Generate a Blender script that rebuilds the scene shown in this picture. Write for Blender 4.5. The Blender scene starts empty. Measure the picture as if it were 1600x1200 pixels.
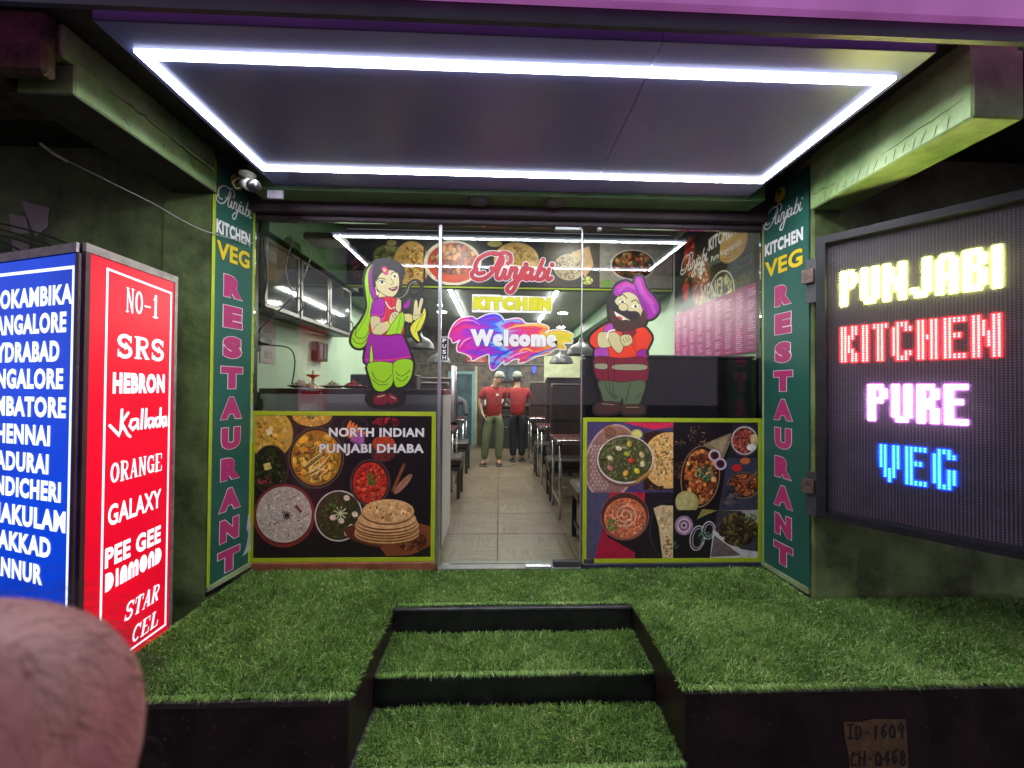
import bpy, bmesh, math, random
import numpy as np
from mathutils import Vector, Matrix
from mathutils.geometry import tessellate_polygon

random.seed(7)
RNG = np.random.default_rng(11)
S = bpy.context.scene
COL = S.collection

# ------------------------------------------------------------------ camera
cam = bpy.data.cameras.new("camera")
cam.sensor_width = 36.0
cam.lens = 13.5
cam.clip_start = 0.004
cam.clip_end = 300.0
co = bpy.data.objects.new("camera", cam)
COL.objects.link(co)
right = Vector((0.99941606, -0.03331257, 0.00760319))
up = Vector((-0.0079955, -0.0116594, 0.99990006))
fwd = Vector((0.03322059, 0.99937697, 0.01191894))
mw = Matrix((right, up, -fwd)).transposed().to_4x4()
mw.translation = Vector((0, -2.8, 1.30))
co.matrix_world = mw
cam.dof.use_dof = True
cam.dof.focus_distance = 2.6
cam.dof.aperture_fstop = 22.0
S.camera = co

# ------------------------------------------------------------------ world: a dim city night
W = bpy.data.worlds.new("World")
S.world = W
W.use_nodes = True
wb = W.node_tree.nodes["Background"]
wb.inputs[0].default_value = (0.31, 0.28, 0.36, 1)
wb.inputs[1].default_value = 0.72
S.view_settings.view_transform = 'Standard'
S.view_settings.look = 'None'
S.view_settings.exposure = 0.7
S.view_settings.gamma = 1.0
S.view_settings.use_curve_mapping = False
S.render.engine = 'CYCLES'
S.cycles.use_denoising = True
S.cycles.max_bounces = 7
S.cycles.transparent_max_bounces = 16
S.cycles.sample_clamp_indirect = 6.0
S.cycles.caustics_reflective = False
S.cycles.caustics_refractive = False

LED_W = 60.0          # canopy tubes
DOWN_W = 210.0         # indoor downlights

# ------------------------------------------------------------------ helpers
def lin(c):
    return tuple(((v / 255.0) / 12.92 if v / 255.0 <= 0.04045 else ((v / 255.0 + 0.055) / 1.055) ** 2.4) for v in c)

def principled(name):
    m = bpy.data.materials.new(name)
    m.use_nodes = True
    return m, m.node_tree, m.node_tree.nodes["Principled BSDF"]

def mat(name, c, rough=0.5, metal=0.0, var=0.18, scale=6.0, bump=0.0, bscale=40.0, spec=0.5, c2=None, coat=0.0):
    """c: linear colour. Noise-driven variation between c and c2 (or a scaled c)."""
    m, nt, b = principled(name)
    L = nt.links.new
    tc = nt.nodes.new("ShaderNodeTexCoord")
    n = nt.nodes.new("ShaderNodeTexNoise"); n.inputs["Scale"].default_value = scale
    n.inputs["Detail"].default_value = 8; n.inputs["Roughness"].default_value = 0.65
    L(tc.outputs["Object"], n.inputs["Vector"])
    r = nt.nodes.new("ShaderNodeValToRGB")
    r.color_ramp.elements[0].position = 0.35; r.color_ramp.elements[1].position = 0.68
    a = tuple(max(0, v * (1 - var)) for v in c)
    z = c2 if c2 else tuple(min(1, v * (1 + var)) for v in c)
    r.color_ramp.elements[0].color = (*a, 1); r.color_ramp.elements[1].color = (*z, 1)
    L(n.outputs["Fac"], r.inputs[0]); L(r.outputs[0], b.inputs["Base Color"])
    b.inputs["Roughness"].default_value = rough
    b.inputs["Metallic"].default_value = metal
    b.inputs["Specular IOR Level"].default_value = spec
    b.inputs["Coat Weight"].default_value = coat
    mr = nt.nodes.new("ShaderNodeMapRange")
    mr.inputs["To Min"].default_value = max(0.02, rough * 0.8); mr.inputs["To Max"].default_value = min(1, rough * 1.25)
    n2 = nt.nodes.new("ShaderNodeTexNoise"); n2.inputs["Scale"].default_value = scale * 3.1
    n2.inputs["Detail"].default_value = 6
    L(tc.outputs["Object"], n2.inputs["Vector"])
    L(n2.outputs["Fac"], mr.inputs["Value"]); L(mr.outputs[0], b.inputs["Roughness"])
    if bump:
        n3 = nt.nodes.new("ShaderNodeTexNoise"); n3.inputs["Scale"].default_value = bscale
        n3.inputs["Detail"].default_value = 6
        L(tc.outputs["Object"], n3.inputs["Vector"])
        bp = nt.nodes.new("ShaderNodeBump"); bp.inputs["Strength"].default_value = bump
        bp.inputs["Distance"].default_value = 0.01
        L(n3.outputs["Fac"], bp.inputs["Height"]); L(bp.outputs[0], b.inputs["Normal"])
    return m

def emis(name, c, s, base=None, var=0.0):
    m, nt, b = principled(name)
    b.inputs["Base Color"].default_value = (*(base or c), 1)
    b.inputs["Roughness"].default_value = 0.35
    b.inputs["Emission Color"].default_value = (*c, 1)
    b.inputs["Emission Strength"].default_value = s
    if var:
        tc = nt.nodes.new("ShaderNodeTexCoord")
        n = nt.nodes.new("ShaderNodeTexNoise"); n.inputs["Scale"].default_value = 2.3
        mr = nt.nodes.new("ShaderNodeMapRange")
        mr.inputs["From Min"].default_value = 0.3; mr.inputs["From Max"].default_value = 0.7
        mr.inputs["To Min"].default_value = s * (1 - var); mr.inputs["To Max"].default_value = s * (1 + var)
        nt.links.new(tc.outputs["Object"], n.inputs["Vector"])
        nt.links.new(n.outputs["Fac"], mr.inputs["Value"]); nt.links.new(mr.outputs[0], b.inputs["Emission Strength"])
    return m

def glass_mat(name, tint=(0.93, 0.97, 0.95), gain=1.0, rough=0.0):
    m = bpy.data.materials.new(name); m.use_nodes = True
    nt = m.node_tree; nt.nodes.clear(); L = nt.links.new
    o = nt.nodes.new("ShaderNodeOutputMaterial")
    t = nt.nodes.new("ShaderNodeBsdfTransparent"); t.inputs[0].default_value = (*tint, 1)
    g = nt.nodes.new("ShaderNodeBsdfGlossy"); g.inputs["Roughness"].default_value = rough
    f = nt.nodes.new("ShaderNodeFresnel"); f.inputs["IOR"].default_value = 1.52
    mm = nt.nodes.new("ShaderNodeMath"); mm.operation = 'MULTIPLY'; mm.inputs[1].default_value = gain
    mx = nt.nodes.new("ShaderNodeMixShader")
    L(f.outputs[0], mm.inputs[0]); L(mm.outputs[0], mx.inputs[0]); L(t.outputs[0], mx.inputs[1]); L(g.outputs[0], mx.inputs[2])
    L(mx.outputs[0], o.inputs[0])
    return m

class MB:
    """collects geometry in world coordinates; build() links it as one mesh"""
    def __init__(s): s.v = []; s.f = []; s.m = []
    def add(s, vs, fs, mi=0):
        o = len(s.v); s.v += [tuple(p) for p in vs]
        for f in fs: s.f.append(tuple(i + o for i in f)); s.m.append(mi)
        return s
    def box(s, x0, x1, y0, y1, z0, z1, mi=0, mtx=None, bev=0.0):
        b = bev
        if b:
            vs = []; 
            X = (x0, x1); Y = (y0, y1); Z = (z0, z1); sg = (1, -1)
            idx = {}
            for i in (0, 1):
                for j in (0, 1):
                    for k in (0, 1):
                        for a in range(3):
                            p = [X[i] + sg[i] * b, Y[j] + sg[j] * b, Z[k] + sg[k] * b]
                            p[a] = (X[i], Y[j], Z[k])[a]
                            idx[i, j, k, a] = len(vs); vs.append(Vector(p))
            fs = []
            q = [(0, 0), (1, 0), (1, 1), (0, 1)]
            for i in (0, 1):
                f = [idx[i, a, c, 0] for a, c in q]; fs.append(f if i else f[::-1])
                f = [idx[a, i, c, 1] for a, c in q]; fs.append(f[::-1] if i else f)
                f = [idx[a, c, i, 2] for a, c in q]; fs.append(f if i else f[::-1])
            for i in (0, 1):
                for j in (0, 1):
                    fs.append([idx[i, j, 0, 0], idx[i, j, 1, 0], idx[i, j, 1, 1], idx[i, j, 0, 1]])
                    fs.append([idx[i, 0, j, 0], idx[i, 1, j, 0], idx[i, 1, j, 2], idx[i, 0, j, 2]])
                    fs.append([idx[0, i, j, 1], idx[1, i, j, 1], idx[1, i, j, 2], idx[0, i, j, 2]])
                    for k in (0, 1): fs.append([idx[i, j, k, 0], idx[i, j, k, 1], idx[i, j, k, 2]])
        else:
            vs = [Vector((x, y, z)) for x in (x0, x1) for y in (y0, y1) for z in (z0, z1)]
            fs = [(0, 1, 3, 2), (4, 6, 7, 5), (0, 4, 5, 1), (2, 3, 7, 6), (0, 2, 6, 4), (1, 5, 7, 3)]
        if mtx: vs = [mtx @ p for p in vs]
        return s.add(vs, fs, mi)
    def tube(s, pts, r, n=8, mi=0, cap=True):
        pts = [Vector(p) for p in pts]; k = len(pts)
        rr = r if isinstance(r, (list, tuple)) else [r] * k
        vs = []; ref = Vector((0.0, 0.0, 1.0)); prev = None
        for i, p in enumerate(pts):
            d = (pts[min(i + 1, k - 1)] - pts[max(i - 1, 0)])
            if d.length < 1e-9: d = Vector((0, 0, 1))
            d.normalize()
            if prev is None:
                a = ref if abs(d.z) < 0.9 else Vector((1, 0, 0))
                u = d.cross(a).normalized()
            else:
                u = (prev - d * prev.dot(d)).normalized()
            prev = u; w = d.cross(u)
            for j in range(n):
                t = 2 * math.pi * j / n
                vs.append(p + (u * math.cos(t) + w * math.sin(t)) * rr[i])
        fs = [(i * n + j, i * n + (j + 1) % n, (i + 1) * n + (j + 1) % n, (i + 1) * n + j) for i in range(k - 1) for j in range(n)]
        if cap:
            fs.append(tuple(range(n))[::-1]); fs.append(tuple((k - 1) * n + j for j in range(n)))
        return s.add(vs, fs, mi)
    def lathe(s, c, prof, n=20, mi=0, axis='z', cap=False):
        vs = []
        for r, h in prof:
            for j in range(n):
                t = 2 * math.pi * j / n
                a, b = r * math.cos(t), r * math.sin(t)
                p = {'z': (a, b, h), 'y': (a, h, b), 'x': (h, a, b)}[axis]
                vs.append((c[0] + p[0], c[1] + p[1], c[2] + p[2]))
        k = len(prof)
        fs = [(i * n + j, i * n + (j + 1) % n, (i + 1) * n + (j + 1) % n, (i + 1) * n + j) for i in range(k - 1) for j in range(n)]
        if cap: fs += [tuple(range(n)), tuple((k - 1) * n + j for j in range(n))]
        return s.add(vs, fs, mi)
    def ball(s, c, r, n=10, mi=0, sc=(1, 1, 1)):
        k = n // 2
        prof = [(max(1e-5, math.sin(math.pi * i / k)), -math.cos(math.pi * i / k)) for i in range(k + 1)]
        vs = []
        for a, h in prof:
            for j in range(n):
                t = 2 * math.pi * j / n
                vs.append((c[0] + r * sc[0] * a * math.cos(t), c[1] + r * sc[1] * a * math.sin(t), c[2] + r * sc[2] * h))
        fs = [(i * n + j, i * n + (j + 1) % n, (i + 1) * n + (j + 1) % n, (i + 1) * n + j) for i in range(k) for j in range(n)]
        return s.add(vs, fs, mi)
    def build(s, name, mats, parent=None, smooth=False, **kw):
        loc = Vector((0, 0, 0)); q = parent
        while q is not None: loc += Vector(q.location); q = q.parent
        me = bpy.data.meshes.new(name)
        me.from_pydata([(a - loc.x, b - loc.y, c - loc.z) for a, b, c in s.v], [], s.f)
        mats = mats if isinstance(mats, (list, tuple)) else [mats]
        for m in mats: me.materials.append(m)
        if len(mats) > 1: me.polygons.foreach_set("material_index", s.m)
        if smooth: me.polygons.foreach_set("use_smooth", [True] * len(me.polygons))
        me.update()
        return link(name, me, parent, **kw)

def link(name, me, parent=None, label=None, cat=None, group=None, kind=None):
    o = bpy.data.objects.new(name, me); COL.objects.link(o)
    if parent is not None: o.parent = parent
    if label: o["label"] = label
    if cat: o["category"] = cat
    if group: o["group"] = group
    if kind: o["kind"] = kind
    return o

def thing(name, label, cat, loc=(0, 0, 0), group=None):
    o = bpy.data.objects.new(name, None); COL.objects.link(o)
    o.empty_display_size = 0.1
    o.location = loc; o["label"] = label; o["category"] = cat
    if group: o["group"] = group
    return o

def dup(root, delta, label=None, rz=0.0):
    r = root.copy(); COL.objects.link(r); r.location = Vector(root.location) + Vector(delta)
    r.rotation_euler[2] = rz
    if label: r["label"] = label
    for ch in list(root.children):
        c = ch.copy(); COL.objects.link(c); c.parent = r
        for g in list(ch.children):
            d = g.copy(); COL.objects.link(d); d.parent = c
    return r

class Frame:
    """a flat face in the world: origin, direction to the right, direction up"""
    def __init__(s, o, r, u=(0, 0, 1)):
        s.o = Vector(o); s.r = Vector(r).normalized(); s.u = Vector(u).normalized(); s.n = s.r.cross(s.u)
    def p(s, x, y, h=0.0): return s.o + s.r * x + s.u * y + s.n * h

def smooth_closed(pts, k=5):
    out = []; n = len(pts)
    for i in range(n):
        p0, p1, p2, p3 = (Vector((*pts[(i + j - 1) % n], 0)) for j in range(4))
        for t in range(k):
            t = t / k
            out.append(tuple((0.5 * ((2 * p1) + (p2 - p0) * t + (2 * p0 - 5 * p1 + 4 * p2 - p3) * t * t + (3 * p1 - p0 - 3 * p2 + p3) * t ** 3))[:2]))
    return out

def smooth_open(pts, k=5):
    if len(pts) < 3: return list(pts)
    q = [pts[0]] + list(pts) + [pts[-1]]; out = []
    for i in range(1, len(q) - 2):
        p0, p1, p2, p3 = (Vector((*q[i + j - 1], 0)) for j in range(4))
        for t in range(k):
            t = t / k
            out.append(tuple((0.5 * ((2 * p1) + (p2 - p0) * t + (2 * p0 - 5 * p1 + 4 * p2 - p3) * t * t + (3 * p1 - p0 - 3 * p2 + p3) * t ** 3))[:2]))
    out.append(tuple(pts[-1]))
    return out

class Art:
    """flat print in a Frame: 2D art units -> metres through a mapping"""
    def __init__(s, frame, fx, h0=0.0008, dh=0.00012):
        s.F = frame; s.fx = fx; s.mb = MB(); s.mats = []; s.h = h0; s.dh = dh
    def mi(s, m):
        if m not in s.mats: s.mats.append(m)
        return s.mats.index(m)
    def fill(s, pts, m, sm=True, k=4):
        pts = smooth_closed(pts, k) if sm else pts
        s.h += s.dh
        P = [s.F.p(*s.fx(*q), s.h) for q in pts]
        tri = tessellate_polygon([[Vector((*s.fx(*q), 0)) for q in pts]])
        s.mb.add(P, [tuple(t) for t in tri], s.mi(m)); return s
    def line(s, pts, w, m, sm=True, closed=False, cap=True, k=5, taper=False):
        pts = smooth_closed(pts, k) if (sm and closed) else (smooth_open(pts, k) if sm else list(pts))
        if closed: pts = pts + [pts[0], pts[1]]
        s.h += s.dh
        q = [Vector((*s.fx(*p), 0)) for p in pts]
        a = Vector((*s.fx(0, 0), 0)); b = Vector((*s.fx(1, 0), 0)); w = w * (b - a).length / 2
        n = len(q); L = []; R = []; hh = s.h
        for i in range(n):
            d = q[min(i + 1, n - 1)] - q[max(i - 1, 0)]
            if d.length < 1e-9: d = Vector((1, 0, 0))
            d.normalize(); nn = Vector((-d.y, d.x, 0))
            ww = w
            if 0 < i < n - 1 and not sm:
                d1 = (q[i] - q[i - 1]).normalized()
                c = max(0.45, abs(nn.dot(Vector((-d1.y, d1.x, 0))))); ww = w / c
            if taper: ww = w * (0.25 + 0.75 * math.sin(math.pi * min(1, max(0, (i + 0.5) / n))))
            z = hh + i * 4e-7
            L.append(s.F.p(*(q[i] + nn * ww)[:2], z)); R.append(s.F.p(*(q[i] - nn * ww)[:2], z))
        mi = s.mi(m)
        s.mb.add(L + R, [(i, n + i, n + i + 1, i + 1) for i in range(n - 1)], mi)
        if cap and not closed and not taper:
            for e, (i, j) in enumerate(((0, 1), (n - 1, n - 2))):
                d = (q[i] - q[j]).normalized(); nn = Vector((-d.y, d.x, 0))
                vs = [s.F.p(*(q[i] + nn * w * math.cos(t) + d * w * math.sin(t))[:2], hh + i * 4e-7) for t in [math.pi * z / 7 for z in range(8)]]
                s.mb.add(vs, [tuple(range(8))], mi)
        return s
    def oval(s, cx, cy, rx, ry, m, ang=0, n=20):
        c, d = math.cos(ang), math.sin(ang)
        pts = [(cx + rx * math.cos(t) * c - ry * math.sin(t) * d, cy + rx * math.cos(t) * d + ry * math.sin(t) * c) for t in [2 * math.pi * i / n for i in range(n)]]
        return s.fill(pts, m, sm=False)
    def build(s, name, parent=None, **kw): return s.mb.build(name, s.mats, parent, **kw)

def text_mesh(txt, bold=0.0, res=3, shear=0.0):
    cu = bpy.data.curves.new("t", 'FONT'); cu.body = txt; cu.offset = bold; cu.resolution_u = res; cu.shear = shear
    cu.space_character = 1.0 + bold * 2.2
    ob = bpy.data.objects.new("t", cu); COL.objects.link(ob)
    dg = bpy.context.evaluated_depsgraph_get()
    me = bpy.data.meshes.new_from_object(ob.evaluated_get(dg))
    vs = [v.co.copy() for v in me.vertices]; fs = [tuple(p.vertices) for p in me.polygons]
    bpy.data.objects.remove(ob); bpy.data.meshes.remove(me); bpy.data.curves.remove(cu)
    return vs, fs

_tc = {}
def put_text(mb, F, txt, x0, y0, x1, y1, h, bold=0.02, mi=0, shear=0.0, grow=0.0, warp=None):
    """fit txt in the box x0..x1, y0..y1 of frame F; grow: extra stroke offset for an outline"""
    key = (txt, bold, shear)
    if key not in _tc: _tc[key] = text_mesh(txt, bold, shear=shear)
    vs, fs = _tc[key]
    ax0, ax1 = min(v.x for v in vs), max(v.x for v in vs); ay0, ay1 = min(v.y for v in vs), max(v.y for v in vs)
    if 'J' in txt and len(txt) > 1:
        kh = ('H', bold, shear)
        if kh not in _tc: _tc[kh] = text_mesh('H', bold, shear=shear)
        ay0, ay1 = min(v.y for v in _tc[kh][0]), max(v.y for v in _tc[kh][0])
    if grow:
        k2 = (txt, bold + grow, shear)
        if k2 not in _tc: _tc[k2] = text_mesh(txt, bold + grow, shear=shear)
        v2, f2 = _tc[k2]
        bx0, bx1 = min(v.x for v in v2), max(v.x for v in v2); by0, by1 = (min(v.y for v in v2), max(v.y for v in v2)) if not ('J' in txt and len(txt) > 1) else (ay0 - grow, ay1 + grow)
        sx = (x1 - x0) / (ax1 - ax0); sy = (y1 - y0) / (ay1 - ay0)
        g = grow
        P = [(x0 - g * sx + (v.x - bx0) * ((x1 - x0) + 2 * g * sx) / (bx1 - bx0), y0 - g * sy + (v.y - by0) * ((y1 - y0) + 2 * g * sy) / (by1 - by0)) for v in v2]
        fs = f2
    else:
        P = [(x0 + (v.x - ax0) * (x1 - x0) / (ax1 - ax0), y0 + (v.y - ay0) * (y1 - y0) / (ay1 - ay0)) for v in vs]
    if warp: P = [warp(*p) for p in P]
    mb.add([F.p(a, b, h) for a, b in P], fs, mi)

# hand-drawn script word, art units (y down), used on the glass, pillars and menu
SCRIPT = [
    [(470, 275), (445, 330), (408, 390), (360, 435), (305, 450), (264, 432), (262, 400), (292, 372)],
    [(345, 398), (305, 405), (282, 370), (300, 310), (365, 265), (435, 258), (478, 288), (470, 338), (430, 372), (398, 366)],
    [(415, 262), (455, 262), (495, 250), (532, 268), (537, 310), (518, 328)],
    [(452, 365), (436, 418), (446, 440), (472, 432), (500, 368), (490, 425), (506, 440), (526, 420)],
    [(544, 362), (522, 440), (536, 395), (562, 364), (580, 372), (566, 426), (578, 440), (598, 420)],
    [(628, 362), (592, 450), (556, 525), (526, 536), (512, 510), (545, 475), (600, 444), (650, 412)],
    [(694, 372), (658, 365), (632, 402), (642, 438), (668, 434), (696, 370), (682, 425), (694, 440), (716, 425)],
    [(772, 298), (726, 425), (742, 442), (768, 434), (787, 400), (780, 370), (758, 370), (736, 402)],
    [(816, 365), (800, 425), (813, 442), (834, 428)],
]
SDOTS = [(648, 335), (838, 333)]
def script_word(art, fx, w, m):
    old = art.fx; art.fx = fx
    for st in SCRIPT: art.line(st, w, m)
    for x, y in SDOTS: art.oval(x, y, w * 0.62, w * 0.62, m, n=10)
    art.fx = old

# slab-serif letters: strokes in a unit box (x, y up), width
def arc(cx, cy, rx, ry, a0, a1, n=9):
    return [(cx + rx * math.cos(math.radians(a0 + (a1 - a0) * i / n)), cy + ry * math.sin(math.radians(a0 + (a1 - a0) * i / n))) for i in range(n + 1)]
SLAB = {
 'N': [([(.2, 0), (.2, 1)], .13), ([(.2, .95), (.8, .05)], .2), ([(.8, 0), (.8, 1)], .13), ([(.0, .96), (.38, .96)], .08), ([(0, .04), (.4, .04)], .08), ([(.6, .96), (1, .96)], .08)],
 'O': [(arc(.5, .5, .36, .42, 0, 360, 20), .22)],
 '-': [([(.1, .42), (.9, .42)], .18)],
 '1': [([(.5, 0), (.5, 1)], .3), ([(.2, .76), (.5, .95)], .12), ([(.1, .05), (.9, .05)], .1)],
 'S': [(arc(.5, .72, .34, .22, 20, 270, 9) + arc(.5, .28, .36, .23, 90, -160, 9), .2), ([(.86, .66), (.86, .96)], .07), ([(.12, .04), (.12, .36)], .07)],
 'R': [([(.24, 0), (.24, 1)], .24), ([(.24, .93)] + arc(.58, .72, .26, .21, 90, -90, 8) + [(.24, .51)], .15), ([(.5, .5), (.84, .03)], .22), ([(.0, .96), (.4, .96)], .08), ([(0, .04), (.48, .04)], .08), ([(.72, .04), (1, .04)], .08)],
 'T': [([(.5, 0), (.5, 1)], .26), ([(.02, .93), (.98, .93)], .12), ([(.05, .65), (.05, .95)], .08), ([(.95, .65), (.95, .95)], .08), ([(.24, .04), (.76, .04)], .08)],
 'A': [([(.16, .02), (.52, .98)], .1), ([(.5, .98), (.82, .02)], .24), ([(.3, .34), (.7, .34)], .1), ([(0, .04), (.34, .04)], .08), ([(.62, .04), (1, .04)], .08)],
 'C': [(arc(.54, .5, .38, .42, 50, 310, 14), .2), ([(.88, .64), (.88, .96)], .08)],
 'E': [([(.24, 0), (.24, 1)], .24), ([(.0, .95), (.9, .95)], .1), ([(.2, .5), (.66, .5)], .1), ([(0, .05), (.92, .05)], .1), ([(.88, .68), (.88, .96)], .08), ([(.9, .04), (.9, .32)], .08)],
 'L': [([(.28, 0), (.28, 1)], .24), ([(.05, .95), (.52, .95)], .09), ([(.05, .05), (.94, .05)], .1), ([(.92, .04), (.92, .36)], .08)],
 'G': [(arc(.5, .5, .36, .42, 50, 340, 14), .2), ([(.55, .45), (.98, .45)], .09), ([(.84, .05), (.84, .45)], .18), ([(.84, .66), (.84, .96)], .07)],
}
def put_slab(art, txt, x0, y0, x1, y1, m, wk=1.0, lean=0.0, rise=0.0):
    n = len(txt); adv = (x1 - x0) / n
    for i, c in enumerate(txt):
        for pts, w in SLAB[c]:
            def fx(px, py, i=i):
                X = x0 + adv * (i + 0.04 + px * 0.92) + lean * py * (y1 - y0)
                return (X, y0 + py * (y1 - y0) + rise * (X - x0))
            art.fx = fx
            art.line(pts, w * wk, m, sm=False, cap=False)

def quad_uv(F, x0, y0, x1, y1, h, name, m, parent=None, **kw):
    loc = Vector((0, 0, 0)); q = parent
    while q is not None: loc += Vector(q.location); q = q.parent
    me = bpy.data.meshes.new(name)
    me.from_pydata([F.p(a, b, h) - loc for a, b in ((x0, y0), (x1, y0), (x1, y1), (x0, y1))], [], [(0, 1, 2, 3)])
    uv = me.uv_layers.new(name="uv")
    for i, c in enumerate(((0, 0), (1, 0), (1, 1), (0, 1))): uv.data[i].uv = c
    me.materials.append(m); me.update()
    return link(name, me, parent, **kw)

# ------------------------------------------------------------------ print painter (for flat printed food pictures)
class Print:
    def __init__(s, x0, y0, x1, y1, bg, seed=1, res=1.0):
        s.x0, s.y0 = x0, y0; s.k = res; s.w = int((x1 - x0) * res); s.h = int((y1 - y0) * res)
        s.a = np.zeros((s.h, s.w, 3), np.float32) + np.array(bg, np.float32) / 255; s.r = np.random.default_rng(seed)
    def ell(s, cx, cy, rx, ry, c, ang=0.0, a=1.0, soft=1.2, clip=None):
        k = s.k; cx = (cx - s.x0) * k; cy = (cy - s.y0) * k; rx *= k; ry *= k
        R = max(rx, ry) + 3
        i0, i1 = max(0, int(cy - R)), min(s.h, int(cy + R) + 2); j0, j1 = max(0, int(cx - R)), min(s.w, int(cx + R) + 2)
        if i0 >= i1 or j0 >= j1: return
        y, x = np.mgrid[i0:i1, j0:j1]; x = x - cx; y = y - cy
        ca, sa = math.cos(ang), math.sin(ang); u = (x * ca + y * sa) / rx; v = (-x * sa + y * ca) / ry
        d = np.sqrt(u * u + v * v); m = np.clip((1 - d) * min(rx, ry) / soft, 0, 1) * a
        if clip is not None:
            X, Y, RX, RY = clip; X = (X - s.x0) * k - cx; Y = (Y - s.y0) * k - cy
            m = m * ((((x - X) / (RX * k)) ** 2 + ((y - Y) / (RY * k)) ** 2) < 1)
        m = m[..., None]; s.a[i0:i1, j0:j1] = s.a[i0:i1, j0:j1] * (1 - m) + np.array(c, np.float32) / 255 * m
    def poly(s, pts, c, a=1.0):
        k = s.k; P = [((x - s.x0) * k, (y - s.y0) * k) for x, y in pts]
        j0 = max(0, int(min(p[0] for p in P))); j1 = min(s.w, int(max(p[0] for p in P)) + 2)
        i0 = max(0, int(min(p[1] for p in P))); i1 = min(s.h, int(max(p[1] for p in P)) + 2)
        if i0 >= i1 or j0 >= j1: return
        y, x = np.mgrid[i0:i1, j0:j1] + 0.5; ins = np.zeros(x.shape, bool); n = len(P)
        for i in range(n):
            (xa, ya), (xb, yb) = P[i], P[(i + 1) % n]
            if ya == yb: continue
            c1 = ((ya > y) != (yb > y)) & (x < (xb - xa) * (y - ya) / (yb - ya) + xa); ins ^= c1
        m = (ins * a)[..., None]; s.a[i0:i1, j0:j1] = s.a[i0:i1, j0:j1] * (1 - m) + np.array(c, np.float32) / 255 * m
    def blobs(s, cx, cy, rx, ry, n, size, cols, asp=1.6, light=1.35, dark=0.45, jit=0.35):
        for _ in range(n):
            t = s.r.uniform(0, 2 * math.pi); q = math.sqrt(s.r.uniform(0, 1)) * 0.97
            x = cx + rx * q * math.cos(t); y = cy + ry * q * math.sin(t)
            c = np.array(cols[s.r.integers(len(cols))], float) * s.r.uniform(0.8, 1.15)
            z = size * s.r.uniform(1 - jit, 1 + jit); an = s.r.uniform(0, math.pi); cl = (cx, cy, rx, ry)
            s.ell(x + z * .15, y + z * .22, z, z / asp, c * dark, an, 0.8, 2.0, cl)
            s.ell(x, y, z * .92, z * .92 / asp, c, an, 1, 2.0, cl)
            s.ell(x - z * .15, y - z * .2, z * .45, z * .4 / asp, np.minimum(255, c * light), an, 0.7, 2.0, cl)
    def stroke(s, pts, w, c, a=1.0):
        for (xa, ya), (xb, yb) in zip(pts, pts[1:]):
            d = math.hypot(xb - xa, yb - ya) or 1; nx, ny = -(yb - ya) / d * w / 2, (xb - xa) / d * w / 2
            s.poly([(xa + nx, ya + ny), (xb + nx, yb + ny), (xb - nx, yb - ny), (xa - nx, ya - ny)], c, a)
    def ring(s, cx, cy, rx, ry, w, c, ang=0.0, ins=(30, 24, 22)):
        s.ell(cx, cy, rx, ry, c, ang); s.ell(cx, cy, rx - w, ry - w, ins, ang)
    def noise(s, amp, sc=24):
        n = s.r.standard_normal((s.h // sc + 3, s.w // sc + 3))
        yi = np.linspace(0, n.shape[0] - 1.01, s.h); xi = np.linspace(0, n.shape[1] - 1.01, s.w)
        a, b = yi.astype(int), xi.astype(int); fy, fx = (yi - a)[:, None], (xi - b)[None]
        q = n[a][:, b] * (1 - fy) * (1 - fx) + n[a + 1][:, b] * fy * (1 - fx) + n[a][:, b + 1] * (1 - fy) * fx + n[a + 1][:, b + 1] * fy * fx
        s.a *= 1 + amp * q[..., None]
    def material(s, name, rough=0.35, bright=1.0):
        s.noise(0.05, 14); s.noise(0.05, 3)
        im = bpy.data.images.new(name, s.w, s.h); px = np.ones((s.h, s.w, 4), np.float32)
        px[..., :3] = np.clip(s.a[::-1] * bright, 0, 1); im.pixels.foreach_set(px.ravel()); im.update(); im.pack()
        m, nt, b = principled(name); t = nt.nodes.new("ShaderNodeTexImage"); t.image = im; t.extension = 'EXTEND'
        uv = nt.nodes.new("ShaderNodeUVMap"); uv.uv_map = "uv"
        nt.links.new(uv.outputs[0], t.inputs[0]); nt.links.new(t.outputs[0], b.inputs["Base Color"])
        b.inputs["Roughness"].default_value = rough
        return m

# ------------------------------------------------------------------ materials
M = {}
M['green_paint'] = mat('green wall paint', (0.25, 0.42, 0.13), 0.40, var=0.4, scale=4.0, bump=0.7, bscale=11, c2=(0.40, 0.56, 0.25))
M['green_old'] = mat('old green plaster', (0.13, 0.18, 0.06), 0.6, var=0.6, scale=2.6, bump=0.7, bscale=12, c2=(0.23, 0.31, 0.11))
M['concrete_dark'] = mat('dark concrete', (0.035, 0.035, 0.03), 0.9, var=0.5, scale=2.0, bump=0.6, bscale=9, c2=(0.07, 0.07, 0.055))
M['rust_brown'] = mat('exposed brown concrete', (0.055, 0.032, 0.016), 0.75, var=0.6, scale=9, bump=0.9, bscale=30, c2=(0.13, 0.075, 0.035))
M['ceil_panel'] = mat('dark canopy laminate', (0.15, 0.19, 0.44), 0.30, var=0.1, scale=0.8, c2=(0.21, 0.21, 0.46))
M['soffit_green'] = mat('green soffit paint', (0.09, 0.17, 0.07), 0.6, var=0.3, bump=0.2)
M['maroon_dark'] = mat('dark maroon shutter box', (0.045, 0.028, 0.04), 0.5, var=0.3)
M['trim_dark'] = mat('dark metal trim', (0.035, 0.035, 0.06), 0.4, var=0.3)
M['plat_black'] = mat('black brown laminate', (0.018, 0.010, 0.010), 0.38, var=0.5, scale=5, c2=(0.035, 0.02, 0.018))
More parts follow.
